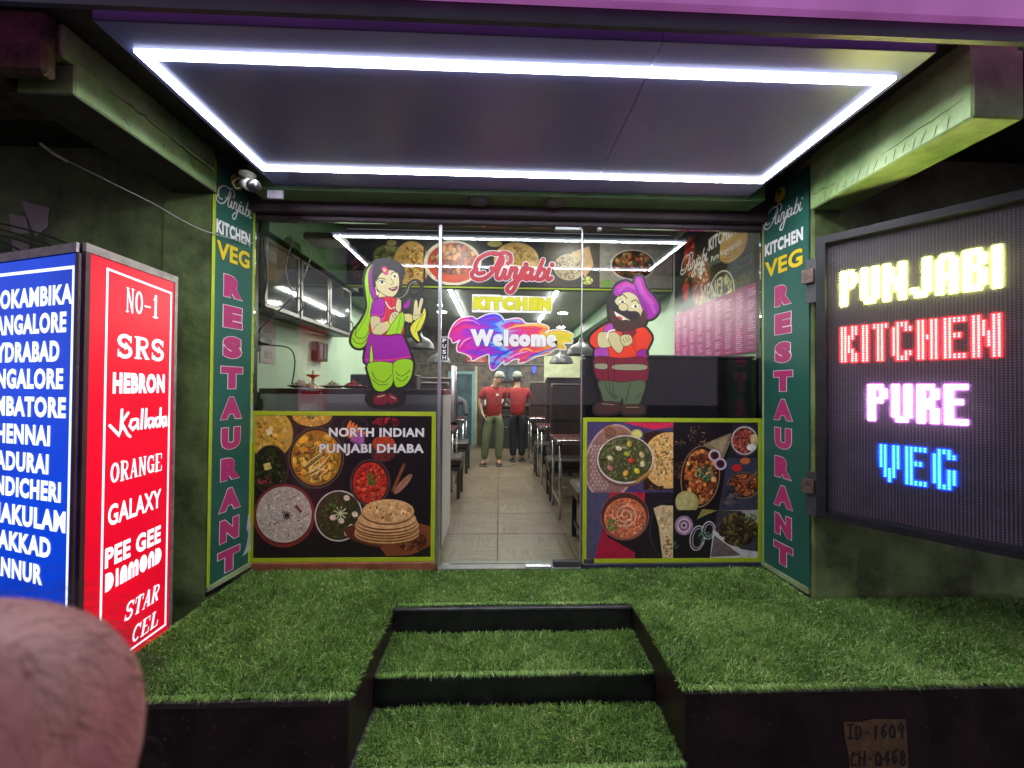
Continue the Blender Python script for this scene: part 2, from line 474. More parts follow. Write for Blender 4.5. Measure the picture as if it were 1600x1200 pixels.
M['riser_black'] = mat('black riser board', (0.007, 0.007, 0.009), 0.4, var=0.6, scale=7, c2=(0.022, 0.021, 0.023))
M['nosing'] = mat('worn grey step edging', (0.10, 0.10, 0.11), 0.4, metal=0.4, var=0.4, scale=12)
M['ground'] = mat('street ground', (0.04, 0.035, 0.035), 0.9, var=0.4, bump=0.5)
M['alu'] = mat('brushed aluminium', (0.55, 0.56, 0.58), 0.3, metal=0.9, var=0.1, scale=30)
M['chrome'] = mat('polished steel', (0.70, 0.70, 0.74), 0.22, metal=1.0, var=0.05)
M['satin'] = mat('satin steel', (0.80, 0.78, 0.84), 0.42, metal=0.6, var=0.05)
M['steel_grey'] = mat('grey painted steel', (0.07, 0.07, 0.075), 0.5, metal=0.3, var=0.25, scale=14)
M['white_plastic'] = mat('white plastic', (0.62, 0.63, 0.60), 0.35, var=0.06)
M['black_plastic'] = mat('black plastic', (0.015, 0.015, 0.017), 0.3, var=0.2)
M['cable'] = mat('dark cable', (0.03, 0.03, 0.03), 0.5)
M['cable_pale'] = mat('pale cable', (0.35, 0.36, 0.33), 0.5)
M['base_red'] = mat('red brown skirting', (0.26, 0.085, 0.045), 0.5, var=0.3, scale=18)
M['lime'] = mat('lime border', (0.40, 0.52, 0.02), 0.4, var=0.08)
M['teal'] = mat('teal banner print', (0.018, 0.105, 0.078), 0.42, var=0.12, scale=2, bump=0.15, bscale=5)
M['white'] = mat('white print', (0.80, 0.80, 0.80), 0.4, var=0.03)
M['pinkletter'] = mat('magenta print', (0.46, 0.035, 0.16), 0.4, var=0.05)
M['yellow'] = mat('yellow print', (0.72, 0.53, 0.015), 0.4, var=0.05)
M['black'] = mat('black print', (0.012, 0.012, 0.014), 0.4, var=0.1)
M['mint'] = mat('pale mint wall', (0.40, 0.52, 0.38), 0.6, var=0.10, scale=1.6)
M['int_ceiling'] = mat('grey gypsum ceiling', (0.24, 0.25, 0.24), 0.45, var=0.1, scale=1.2)
M['bulk_green'] = mat('green bulkhead', (0.055, 0.13, 0.055), 0.5, var=0.2)
M['booth'] = mat('dark brown leatherette', (0.042, 0.024, 0.026), 0.42, var=0.3, bump=0.2, bscale=60)
M['booth_trim'] = mat('pale booth edge', (0.25, 0.22, 0.21), 0.4, var=0.2)
M['table_top'] = mat('maroon table laminate', (0.09, 0.022, 0.025), 0.25, var=0.25, scale=8)
M['counter_top'] = mat('maroon granite', (0.10, 0.035, 0.04), 0.25, var=0.5, scale=60)
M['counter_white'] = mat('lilac white laminate', (0.80, 0.75, 0.80), 0.35, var=0.06)
M['wood_strip'] = mat('dark cabinet wood', (0.05, 0.04, 0.038), 0.4, var=0.3)
M['cab_frame'] = mat('cabinet aluminium frame', (0.20, 0.19, 0.17), 0.35, metal=0.5, var=0.15)
M['tile'] = mat('wood look floor tile', (0.145, 0.105, 0.072), 0.4, var=0.35, scale=3, c2=(0.23, 0.17, 0.12))
M['grout'] = mat('tile grout', (0.09, 0.075, 0.06), 0.8)
M['pendant'] = mat('grey pendant metal', (0.10, 0.10, 0.10), 0.4, metal=0.2, var=0.2)
M['paper'] = mat('printed paper', (0.36, 0.31, 0.31), 0.7, var=0.1)
M['cardboard'] = mat('painted tan patch', (0.13, 0.075, 0.03), 0.85, var=0.35, scale=14, c2=(0.20, 0.12, 0.055))
M['skin'] = mat('skin', (0.42, 0.235, 0.155), 0.5, var=0.08, scale=20)
M['shirt'] = mat('red polo cloth', (0.33, 0.022, 0.02), 0.8, var=0.25, scale=25, bump=0.2)
M['reflect_green'] = mat('trousers in reflection green', (0.15, 0.17, 0.09), 0.8, var=0.2)  # green of the glass reflection put into the trousers' colour
M['navy'] = mat('dark trousers', (0.012, 0.014, 0.022), 0.8, var=0.3)
M['capgrey'] = mat('grey cap cloth', (0.33, 0.32, 0.29), 0.8, var=0.15)
M['hair'] = mat('black hair', (0.012, 0.010, 0.009), 0.6)
M['led_tube'] = emis('canopy tube light', (0.93, 0.96, 1.0), LED_W)
M['led_tube_in'] = emis('indoor strip light', (1.0, 0.98, 0.93), 60.0)
M['down'] = emis('downlight lens', (1.0, 0.95, 0.85), DOWN_W)
M['sign_blue'] = emis('lit blue acrylic', (0.0, 0.050, 0.60), 0.60, base=(0.0, 0.03, 0.4), var=0.22)
M['sign_red'] = emis('lit red acrylic', (0.80, 0.0, 0.018), 0.46, base=(0.5, 0.0, 0.02), var=0.16)
M['sign_white'] = emis('lit white lettering', (0.80, 0.88, 1.0), 0.85, base=(0.5, 0.5, 0.5), var=0.12)
M['purple_glow'] = emis('glowing purple fascia', (0.34, 0.10, 0.33), 0.42, base=(0.3, 0.1, 0.3), var=0.3)  # purple of the board put in as its own glow
M['blue_neon'] = emis('blue neon', (0.03, 0.06, 1.0), 4.0)

# tile material: streaky wood grain in parquet-like quarters
nt = M['tile'].node_tree
for n in list(nt.nodes):
    if n.type == 'TEX_NOISE' and abs(n.inputs['Scale'].default_value - 3) < 1e-3:
        tcn = nt.nodes.new("ShaderNodeTexCoord"); oi = nt.nodes.new("ShaderNodeObjectInfo")
        ck = nt.nodes.new("ShaderNodeTexChecker"); ck.inputs["Scale"].default_value = 3.4
        ma = nt.nodes.new("ShaderNodeMapping"); ma.inputs["Scale"].default_value = (18, 1.3, 1)
        mb_ = nt.nodes.new("ShaderNodeMapping"); mb_.inputs["Scale"].default_value = (1.3, 18, 1)
        mx = nt.nodes.new("ShaderNodeMix"); mx.data_type = 'VECTOR'
        ad = nt.nodes.new("ShaderNodeVectorMath"); ad.operation = 'ADD'
        cb = nt.nodes.new("ShaderNodeCombineXYZ"); mu = nt.nodes.new("ShaderNodeMath"); mu.operation = 'MULTIPLY'; mu.inputs[1].default_value = 37.0
        L = nt.links.new
        L(tcn.outputs["Object"], ck.inputs["Vector"]); L(tcn.outputs["Object"], ma.inputs[0]); L(tcn.outputs["Object"], mb_.inputs[0])
        L(ck.outputs["Fac"], mx.inputs[0]); L(ma.outputs[0], mx.inputs[4]); L(mb_.outputs[0], mx.inputs[5])
        L(oi.outputs["Random"], mu.inputs[0]); L(mu.outputs[0], cb.inputs[2]); L(mx.outputs[1], ad.inputs[0]); L(cb.outputs[0], ad.inputs[1])
        L(ad.outputs[0], n.inputs["Vector"])

# ------------------------------------------------------------------ setting: ground, platform, steps
g = MB(); g.box(-40, 40, -40, 0.0, -0.55, -0.45); g.build('ground', M['ground'], kind='structure')
p = MB()
p.box(-1.74, -0.62, -1.15, -0.012, -0.45, -0.012, bev=0.006)
p.box(0.815, 4.2, -1.145, -0.466, -0.45, -0.014, bev=0.006)
p.box(0.815, 1.945, -0.464, -0.012, -0.45, -0.014, bev=0.004)
p.build('platform', M['plat_black'], kind='structure')
p = MB(); p.box(-0.618, 0.813, -0.485, -0.012, -0.45, -0.016, bev=0.004)
p.box(-0.618, 0.813, -0.83, -0.487, -0.45, -0.165, bev=0.004)
p.box(-0.618, 0.813, -1.17, -0.832, -0.45, -0.315, bev=0.004)
st = p.build('steps', M['riser_black'], kind='structure')
p = MB(); p.box(-0.617, 0.812, -0.492, -0.462, -0.026, -0.010, bev=0.003)
p.build('step_edging', M['nosing'], st)
p = MB(); p.box(-1.735, -0.615, -1.158, -1.146, -0.035, -0.004, bev=0.004)
p.build('front_edging', mat('glossy brown edging', (0.05, 0.035, 0.035), 0.22, var=0.3, scale=20), bpy.data.objects['platform'])
p = MB(); p.box(0.799, 0.811, -1.16, -0.50, -0.33, -0.325)
for y0, y1, z in ((-0.832, -0.49, -0.158), (-1.17, -0.836, -0.308)):
    p.box(0.795, 0.812, y0, y1, z, z + 0.006)
    p.box(-0.617, -0.60, y0, y1, z, z + 0.006)
p.build('side_edging', M['nosing'], st)

q = MB()
for _ in range(170):
    x = random.choice((random.uniform(-1.7, -.65), random.uniform(.85, 3.2))); z = random.uniform(-.44, -.05); a = random.uniform(0, 3.14); l_ = random.uniform(.001, .004); w_ = random.uniform(.0006, .0016)
    q.add([(x + l_ * math.cos(a) * i - w_ * math.sin(a) * j, -1.1508 if x < 0 else -1.1458, z + l_ * math.sin(a) * i + w_ * math.cos(a) * j) for i, j in ((-1, -1), (1, -1), (1, 1), (-1, 1))], [(0, 1, 2, 3)])
for _ in range(60):
    k = random.randrange(3); x = random.uniform(-.6, .8); y, z0_, z1_ = ((-.4858, -.15, -.03), (-.8308, -.30, -.18), (-1.1708, -.44, -.33))[k]; z = random.uniform(z0_, z1_); l_ = random.uniform(.001, .005)
    q.add([(x - l_, y, z), (x + l_, y, z + .0006), (x + l_ * .8, y, z + .0018), (x - l_, y, z + .0012)], [(0, 1, 2, 3)])
q.build('dust_specks', mat('pale dust', (0.20, 0.18, 0.17), 0.9), bpy.data.objects['platform'], kind='stuff')
# shop floor with tiles
fl = MB().box(-1.97, 1.97, 0.02, 6.0, -0.10, -0.004).build('shop_floor', M['grout'], kind='structure')
tm = MB(); tm.box(-0.297, 0.297, -0.282, 0.282, -0.003, 0.004, bev=0.002)
tile0 = None
for iy in range(11):
    for ix in range(-3, 4):
        cx, cy = ix * 0.6 + 0.297, 0.09 + 0.285 + iy * 0.57
        if cx > 1.9 or cx < -1.75: continue
        if tile0 is None:
            tile0 = tm.build('tile', M['tile'], None); o = tile0
        else:
            o = tile0.copy(); COL.objects.link(o)
        o.parent = fl; o.location = (cx, cy - 0.02, 0)
for iy in range(11):
    for cx in (-1.83 + 0.01, ):
        pass
MB().box(-0.43, 0.60, -0.035, 0.085, -0.012, 0.012, bev=0.003).build('threshold', mat('grey threshold stone', (0.16, 0.17, 0.16), 0.35, var=0.25, scale=14), fl)

# ------------------------------------------------------------------ the building
bld = thing('shop_building', 'green painted shop building with a recessed entrance between two pillars and a canopy above', 'building')
b = MB(); b.box(-6, 6, -1.30, 0.4, 2.785, 3.0); b.build('slab', M['concrete_dark'], bld)
# left beam and pillar, right beam and pillar
b = MB(); b.box(-2.05, -1.79, -1.19, -0.345, 2.645, 2.783, bev=0.01); b.box(-2.02, -1.782, -1.15, -0.345, 2.515, 2.644, bev=0.008)
b_l = b.build('beam', M['green_paint'], bld, label='green concrete beam over the left pillar with a cracked lower edge')
MB().box(-2.05, -1.784, -1.15, -0.346, 2.508, 2.514).build('shade_sheet', M['concrete_dark'], b_l)  # dark sheet standing in for shade under the left beam
b = MB(); b.box(-2.42, -1.80, -1.245, -1.192, 2.53, 2.783, bev=0.015); b.box(-2.42, -2.056, -1.19, -0.9, 2.56, 2.783, bev=0.01)
b.build('beam_end', M['rust_brown'], bld)
b = MB(); b.box(1.935, 2.16, -1.30, -0.47, 2.43, 2.72, bev=0.008); b.box(1.95, 2.16, -1.28, -0.47, 2.722, 2.783)
b.build('beam', M['green_paint'], bld, label='green concrete beam over the right pillar')
b = MB(); b.add([(-1.745, -0.03, -0.45), (-1.815, -0.345, -0.45), (-2.10, -0.345, -0.45), (-2.10, -0.03, -0.45), (-1.745, -0.03, 2.783), (-1.815, -0.345, 2.783), (-2.10, -0.345, 2.783), (-2.10, -0.03, 2.783)],
      [(0, 1, 5, 4), (1, 2, 6, 5), (2, 3, 7, 6), (3, 0, 4, 7), (4, 5, 6, 7)])
b.build('pillar', M['green_old'], bld)
b = MB(); b.add([(1.945, -0.03, 0), (1.975, -0.46, 0), (2.25, -0.46, 0), (2.25, -0.03, 0), (1.945, -0.03, 2.783), (1.975, -0.46, 2.783), (2.25, -0.46, 2.783), (2.25, -0.03, 2.783)],
      [(0, 4, 5, 1), (1, 5, 6, 2), (2, 6, 7, 3), (3, 7, 4, 0), (4, 7, 6, 5)])
b.build('pillar', M['green_old'], bld)
b = MB(); b.box(-6, -2.102, -0.33, -0.03, -0.45, 2.783); b.build('front_wall', M['green_old'], bld)
b = MB(); b.box(2.252, 6, -0.44, -0.03, -0.45, 2.783); b.build('front_wall', M['green_old'], bld)
b = MB(); b.box(-1.64, 1.79, -0.28, -0.10, 2.59, 2.783, bev=0.006); b.box(-1.62, 1.77, -0.285, -0.255, 2.575, 2.588, bev=0.004)
b.build('soffit_beam', M['soffit_green'], bld)
b = MB(); b.box(-1.745, 1.945, -0.098, 0.06, 2.525, 2.78, bev=0.008); b.box(-1.745, 1.945, -0.028, 0.03, 2.49, 2.524, bev=0.004)
b.build('shutter_box', M['maroon_dark'], bld)
# canopy panel
cn = MB(); cn.box(-1.46, 0.60, -1.40, -0.288, 2.600, 2.64, bev=0.003); cn.box(0.602, 1.665, -1.40, -0.288, 2.600, 2.64, bev=0.003)
cn.build('canopy_panel', M['ceil_panel'], bld)
q = MB()
zu = lambda x: 2.642 - .003 * x
zl = lambda x: 2.586 - .001 * x
q.add([(x, y, f(x)) for x in (-3.2, 3.8) for y in (-1.47, -1.452) for f in (zl, zu)], [(0, 1, 3, 2), (4, 6, 7, 5), (0, 4, 5, 1), (2, 3, 7, 6), (0, 2, 6, 4), (1, 5, 7, 3)])
q.build('canopy_trim', M['trim_dark'], bld)
# dark frames beside the glass
MB().box(-1.775, -1.758, -0.028, 0.05, 0.0, 2.49).build('side_frame', M['black'], bld); MB().box(1.948, 1.962, -0.028, 0.05, 0.0, 2.49).build('side_frame', M['black'], bld)
MB().box(-1.757, -0.445, -0.035, 0.05, -0.004, 0.058, bev=0.004).build('skirting', M['base_red'], bld)
MB().box(0.61, 1.947, -0.03, 0.05, -0.004, 0.036, bev=0.003).build('skirting', M['trim_dark'], bld, label='dark skirting under the right food poster')
# interior shell
b = MB(); b.box(-2.10, -1.972, 0.052, 6.1, -0.1, 3.1); b.build('interior_wall', M['mint'], bld)
b = MB(); b.box(1.972, 2.10, 0.052, 6.1, -0.1, 3.1); b.build('interior_wall', M['mint'], bld)
b = MB(); b.box(-1.97, 1.97, 0.065, 1.498, 3.06, 3.15); b.build('interior_ceiling', M['int_ceiling'], bld)
b = MB(); b.box(-1.97, 1.97, 1.56, 6.0, 2.62, 2.70); b.build('interior_ceiling', M['int_ceiling'], bld)
b = MB(); b.box(-1.97, 1.97, 1.502, 1.556, 2.415, 3.058); b.build('header_beam', M['bulk_green'], bld)
b = MB(); b.box(1.62, 1.968, 1.558, 5.95, 2.40, 2.618, bev=0.004); b.build('bulkhead', M['bulk_green'], bld); b = MB(); b.box(-1.968, -1.62, 1.90, 5.95, 2.40, 2.618, bev=0.004)
b.box(-1.968, -1.70, 0.07, 1.50, 2.445, 3.05); b.box(-1.968, -1.70, 1.558, 1.898, 2.445, 2.618)
b.build('bulkhead', M['bulk_green'], bld)
# patterned rear wall
mw_, ntw, bw = principled('brown patterned wallpaper'); L = ntw.links.new
tcw = ntw.nodes.new("ShaderNodeTexCoord"); vo = ntw.nodes.new("ShaderNodeTexVoronoi"); vo.inputs["Scale"].default_value = 9
nz = ntw.nodes.new("ShaderNodeTexNoise"); nz.inputs["Scale"].default_value = 5; nz.inputs["Detail"].default_value = 8
mxw = ntw.nodes.new("ShaderNodeMix"); mxw.data_type = 'FLOAT'; mxw.inputs[0].default_value = 0.55
rw = ntw.nodes.new("ShaderNodeValToRGB"); rw.color_ramp.elements[0].position = 0.25; rw.color_ramp.elements[1].position = 0.6
rw.color_ramp.elements[0].color = (0.055, 0.04, 0.032, 1); rw.color_ramp.elements[1].color = (0.16, 0.125, 0.10, 1)
L(tcw.outputs["Object"], vo.inputs["Vector"]); L(tcw.outputs["Object"], nz.inputs["Vector"]); L(vo.outputs["Distance"], mxw.inputs[2]); L(nz.outputs["Fac"], mxw.inputs[3])
L(mxw.outputs[0], rw.inputs[0]); L(rw.outputs[0], bw.inputs["Base Color"]); bw.inputs["Roughness"].default_value = 0.45
rwall = MB().box(-1.97, 1.97, 6.0, 6.1, -0.1, 2.7).build('rear_wall', mw_, bld)
MB().box(-1.97, 1.97, 5.97, 5.998, 1.84, 1.86).build('rail', M['booth_trim'], rwall)

# cracks, stains and chipped paint on the beams
FBL = Frame((-1.7815, -1.15, 0), (0, 1, 0)); FBR = Frame((1.9348, -0.47, 0), (0, -1, 0))
crk = mat('dark crack', (0.03, 0.04, 0.02), 0.9)
def cracks(F, runs, par):
    A = Art(F, lambda x, y: (x, y), 0.0006, 0.00005)
    for (x0_, z0_, x1_, z1_, w_) in runs:
        n_ = max(3, int(abs(x1_ - x0_) / .03) + int(abs(z1_ - z0_) / .02)); pts = [(x0_ + (x1_ - x0_) * i / n_, z0_ + (z1_ - z0_) * i / n_ + random.gauss(0, .004)) for i in range(n_ + 1)]
        A.line(pts, w_, crk, sm=False, taper=True)
    A.build('crack_lines', par, kind='stuff')
cracks(FBL, [(.12, 2.640, .50, 2.638, .007), (.45, 2.636, .78, 2.630, .008), (.42, 2.585, .425, 2.555, .006), (.60, 2.60, .63, 2.56, .004), (.2, 2.56, .24, 2.55, .004)], b_l)
cracks(FBR, [(.10 + i * .045 + random.gauss(0, .01), 2.44, .12 + i * .045, 2.47 + random.uniform(0, .035), .004) for i in range(15)] + [(.0, 2.52, .2, 2.50, .004), (.45, 2.50, .80, 2.53, .005)], bld)

# ------------------------------------------------------------------ canopy light
lt = thing('canopy_light', 'bright white rectangular tube light hanging flat under the dark canopy', 'light', (0.1, -0.88, 2.595))
x0, x1, y0, y1, w = -1.40, 1.605, -1.27, -0.50, 0.0145
zt, zb = 2.5985, 2.585
def tube_piece(a, b_):
    q = MB(); q.box(*a, *b_, zb, zt); return q
tube_piece((x0 - w, x1 + w), (y0 - w, y0 + w)).build('light_tube', M['led_tube'], lt)
tube_piece((x0 - w, x1 + w), (y1 - w, y1 + w)).build('light_tube', M['led_tube'], lt)
q = MB(); w2 = w + .0035
for a, b_ in (((x0 - w2, x1 + w2), (y0 - w2, y0 - w - .0005)), ((x0 - w2, x1 + w2), (y1 + w + .0005, y1 + w2)), ((x0 + w + .0005, x1 - w - .0005), (y0 + w + .0005, y0 + w2)), ((x0 + w + .0005, x1 - w - .0005), (y1 - w2, y1 - w - .0005)),
              ((x0 - w2, x0 - w - .0005), (y0 - w, y1 + w)), ((x1 + w + .0005, x1 + w2), (y0 - w, y1 + w)), ((x0 + w + .0005, x0 + w2), (y0 + w2 + .0005, y1 - w2 - .0005)), ((x1 - w2, x1 - w - .0005), (y0 + w2 + .0005, y1 - w2 - .0005))):
    q.box(*a, *b_, 2.584, 2.5990)
q.build('diffuser_rim', emis('diffuser rim', (0.9, 0.95, 1.0), 2.6), lt)
tube_piece((x0 - w, x0 + w), (y0 + w + .001, y1 - w - .001)).build('light_tube', M['led_tube'], lt)
tube_piece((x1 - w, x1 + w), (y0 + w + .001, y1 - w - .001)).build('light_tube', M['led_tube'], lt)

# purple fascia
fs_ = thing('fascia_sign', 'pink purple glowing fascia board along the top edge of the picture', 'sign', (0.3, -1.5, 2.67))
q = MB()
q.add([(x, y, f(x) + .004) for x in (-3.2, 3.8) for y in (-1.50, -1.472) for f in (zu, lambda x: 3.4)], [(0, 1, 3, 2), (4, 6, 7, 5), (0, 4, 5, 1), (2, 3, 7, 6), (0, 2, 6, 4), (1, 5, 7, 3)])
q.build('board', M['purple_glow'], fs_)

# soffit domes
for i, cx in enumerate((-0.155, 0.37)):
    t = thing('ceiling_dome', ('left' if i == 0 else 'right') + ' one of two small round domes under the green soffit above the door', 'fixture', (cx, -0.19, 2.59), group='domes under the soffit')
    MB().lathe((cx, -0.19, 2.589), [(0.075, 0), (0.075, -0.008), (0.06, -0.02), (0.03, -0.034), (0.0005, -0.038)], 20).build('dome', M['steel_grey'], t, smooth=True)
    MB().lathe((cx, -0.19, 2.588), [(0.088, 0.0), (0.088, -0.006), (0.0765, -0.008)], 20).build('rim', M['soffit_green'], t)

# ------------------------------------------------------------------ glazing
GL = glass_mat('clear window glass', gain=0.95)
def pane(x0, x1, z0, z1, par, nm='pane'):
    return MB().box(x0, x1, -0.006, 0.006, z0, z1).build(nm, GL, par)
gl = thing('glass_panel', 'left fixed shopfront glass pane above the food poster with roti stack', 'glass panel', (-1.1, 0, 0.06))
pane(-1.755, -0.449, 0.06, 2.488, gl)
MB().box(-0.447, -0.423, -0.009, 0.009, 0.02, 2.487, bev=0.002).build('edge_strip', M['alu'], gl)
gr = thing('glass_panel', 'right fixed shopfront glass pane in front of the menu wall', 'glass panel', (1.28, 0, 0.04))
pane(0.612, 1.946, 0.038, 2.488, gr)
MB().box(0.713, 0.745, -0.016, 0.016, 2.468, 2.492, bev=0.003).build('patch_fitting', M['alu'], gr)
MB().box(0.62, 0.70, -0.022, 0.018, 0.0365, 0.07, bev=0.003).build('patch_fitting', M['steel_grey'], gr)
dr = thing('glass_door', 'frameless glass entrance door with a tall steel pull handle', 'door', (0.08, 0, 0.02))
pane(-0.419, 0.597, 0.03, 2.482, dr)
MB().box(0.598, 0.606, -0.007, 0.007, 0.03, 2.48).build('edge_strip', M['alu'], dr)
MB().box(0.40, 0.592, -0.022, 0.018, 2.462, 2.487, bev=0.004).build('patch_fitting', M['alu'], dr)
MB().box(0.40, 0.592, -0.024, 0.018, 0.018, 0.055, bev=0.004).build('patch_fitting', M['steel_grey'], dr)
MB().box(0.20, 0.39, -0.032, 0.012, 0.013, 0.026, bev=0.003).build('floor_spring_cover', M['alu'], dr)
h = MB(); h.tube([(-0.33, -0.055, 1.06), (-0.33, -0.055, 1.46)], 0.013, 12)
h.tube([(-0.33, -0.055, 1.42), (-0.33, -0.006, 1.42)], 0.008, 8); h.tube([(-0.33, -0.055, 1.10), (-0.33, -0.006, 1.10)], 0.008, 8)
h.build('pull_handle', M['satin'], dr, smooth=True)
h = MB(); h.tube([(-0.33, 0.055, 1.06), (-0.33, 0.055, 1.46)], 0.013, 12)
h.tube([(-0.33, 0.055, 1.42), (-0.33, 0.006, 1.42)], 0.008, 8); h.tube([(-0.33, 0.055, 1.10), (-0.33, 0.006, 1.10)], 0.008, 8)
h.build('pull_handle', M['satin'], dr, smooth=True)

FAC = Frame((0, -0.0066, 0), (1, 0, 0))
KP = 0.0046667
def px_map(ox, oy, sc):
    """artwork units (y down) of a decal to metres on the glass"""
    return lambda x, y: ((ox + x / sc - 780) * KP, 1.3 + (607 - oy - y / sc) * KP)

# PUSH plate
ps = thing('push_sticker', 'small black PUSH sticker with white letters on the door edge', 'sticker', (-0.40, -0.007, 1.58))
A = Art(FAC, lambda x, y: (x, y), 0.0006)
A.fill([(-0.422, 1.495), (-0.377, 1.495), (-0.372, 1.50), (-0.372, 1.665), (-0.377, 1.672), (-0.420, 1.672), (-0.426, 1.665), (-0.426, 1.50)], M['white'], sm=False)
A.fill([(-0.419, 1.499), (-0.380, 1.499), (-0.376, 1.503), (-0.376, 1.662), (-0.38, 1.667), (-0.417, 1.667), (-0.422, 1.662), (-0.422, 1.503)], M['black'], sm=False)
A.build('plate', ps)
q = MB()
for i, c in enumerate("PUSH"): put_text(q, FAC, c, -0.413, 1.630 - i * 0.041, -0.386, 1.659 - i * 0.041, 0.0016, 0.03)
q.build('lettering', M['white'], ps)

# ------------------------------------------------------------------ logo on the door
lg = thing('logo_decal', 'red and yellow Punjabi KITCHEN logo lettering on the glass door', 'decal', (0.08, -0.007, 1.85))
R_ = mat('logo red', (0.42, 0.015, 0.03), 0.4, var=0.08); RD = mat('logo dark red', (0.07, 0.008, 0.012), 0.4)
PK = mat('logo pale pink', (0.72, 0.60, 0.60), 0.4, var=0.05)
fxl = px_map(680, 340, 4.6167)
A = Art(FAC, fxl, 0.0006, 0.00006); script_word(A, fxl, 42, PK); script_word(A, fxl, 31, RD); script_word(A, fxl, 26, R_)
A.build('script_word', lg)
q = MB(); (kx0, ky1), (kx1, ky0) = fxl(270, 572), fxl(832, 668)
YG = mat('logo yellow', (0.62, 0.60, 0.01), 0.4, var=0.05)
A = Art(FAC, fxl, 0.0006, 0.0001); A.fill([(262, 556), (460, 556), (470, 562), (840, 566), (840, 660), (828, 690), (780, 684), (262, 686)], M['white'], sm=False); A.build('backing', lg)
put_text(q, FAC, "KITCHEN", kx0, ky0, kx1, ky1, 0.0011, 0.10, grow=0.018); q.build('outline', mat('logo olive line', (0.10, 0.08, 0.01), 0.4), lg)
q = MB(); put_text(q, FAC, "KITCHEN", kx0, ky0, kx1, ky1, 0.0015, 0.10); q.build('lettering', YG, lg)

# welcome splash
wd = thing('welcome_decal', 'multicoloured paint stroke decal with white Welcome lettering on the glass door', 'decal', (0.08, -0.007, 1.65))
fxw = px_map(700, 440, 7.27)
SPL = [(10, 625), (60, 500), (150, 425), (270, 405), (320, 435), (430, 382), (540, 370), (600, 402), (640, 440), (760, 418), (830, 432), (880, 475), (960, 475), (1060, 480), (1140, 520), (1090, 585), (1180, 550), (1300, 548), (1420, 592), (1398, 640), (1408, 682), (1300, 692), (1340, 762), (1230, 752), (1130, 812), (1000, 842), (880, 905), (800, 920), (812, 878), (740, 880), (640, 942), (638, 890), (565, 960), (520, 1000), (482, 985), (470, 900), (460, 822), (350, 862), (280, 900), (262, 862), (230, 838), (160, 812), (108, 792), (110, 720), (140, 662), (58, 700), (38, 655)]
ms, ntS, bs = principled('rainbow paint print'); L = ntS.links.new
tcs = ntS.nodes.new("ShaderNodeTexCoord"); mps = ntS.nodes.new("ShaderNodeMapping"); mps.inputs["Rotation"].default_value = (0, 0.35, 0); mps.inputs["Scale"].default_value = (3.0, 1, 16.0)
ns = ntS.nodes.new("ShaderNodeTexNoise"); ns.inputs["Scale"].default_value = 1.6; ns.inputs["Detail"].default_value = 5; ns.inputs["Distortion"].default_value = 0.6
sx = ntS.nodes.new("ShaderNodeSeparateXYZ"); m1 = ntS.nodes.new("ShaderNodeMapRange"); m1.inputs["From Min"].default_value = -0.46; m1.inputs["From Max"].default_value = 0.46
m2 = ntS.nodes.new("ShaderNodeMath"); m2.operation = 'MULTIPLY_ADD'; m2.inputs[1].default_value = 0.75
m3 = ntS.nodes.new("ShaderNodeMath"); m3.operation = 'SUBTRACT'; m3.inputs[1].default_value = 0.375
rs = ntS.nodes.new("ShaderNodeValToRGB"); cr = rs.color_ramp
cr.elements[0].position = 0.0; cr.elements[0].color = (0.75, 0.02, 0.16, 1); cr.elements[1].position = 1.0; cr.elements[1].color = (0.75, 0.60, 0.03, 1)
for pos, c in ((0.14, (0.62, 0.03, 0.45)), (0.28, (0.30, 0.03, 0.55)), (0.38, (0.03, 0.10, 0.75)), (0.45, (0.22, 0.50, 0.80)), (0.52, (0.60, 0.04, 0.42)), (0.62, (0.78, 0.05, 0.12)), (0.76, (0.85, 0.32, 0.02)), (0.90, (0.60, 0.60, 0.05))):
    e = cr.elements.new(pos); e.color = (*c, 1)
L(tcs.outputs["Object"], mps.inputs[0]); L(mps.outputs[0], ns.inputs["Vector"]); L(tcs.outputs["Object"], sx.inputs[0]); L(sx.outputs[0], m1.inputs["Value"])
L(ns.outputs["Fac"], m2.inputs[0]); L(m1.outputs[0], m2.inputs[2]); L(m2.outputs[0], m3.inputs[0]); L(m3.outputs[0], rs.inputs[0]); L(rs.outputs[0], bs.inputs["Base Color"])
bs.inputs["Roughness"].default_value = 0.4
A = Art(FAC, fxw, 0.0006); A.line(SPL, 26, M['white'], closed=True, sm=True, k=3); A.build('border', wd)
A = Art(FAC, fxw, 0.0010); A.fill(SPL, ms, k=3); A.build('paint_stroke', wd)
cols = [lin(c) for c in ((250, 180, 220), (60, 60, 210), (150, 30, 160), (90, 170, 235), (250, 200, 90), (230, 60, 70))]
sm_ = [mat('paint streak', c, 0.4, var=0.05) for c in cols]
A = Art(FAC, fxw, 0.0014, 0.00002)
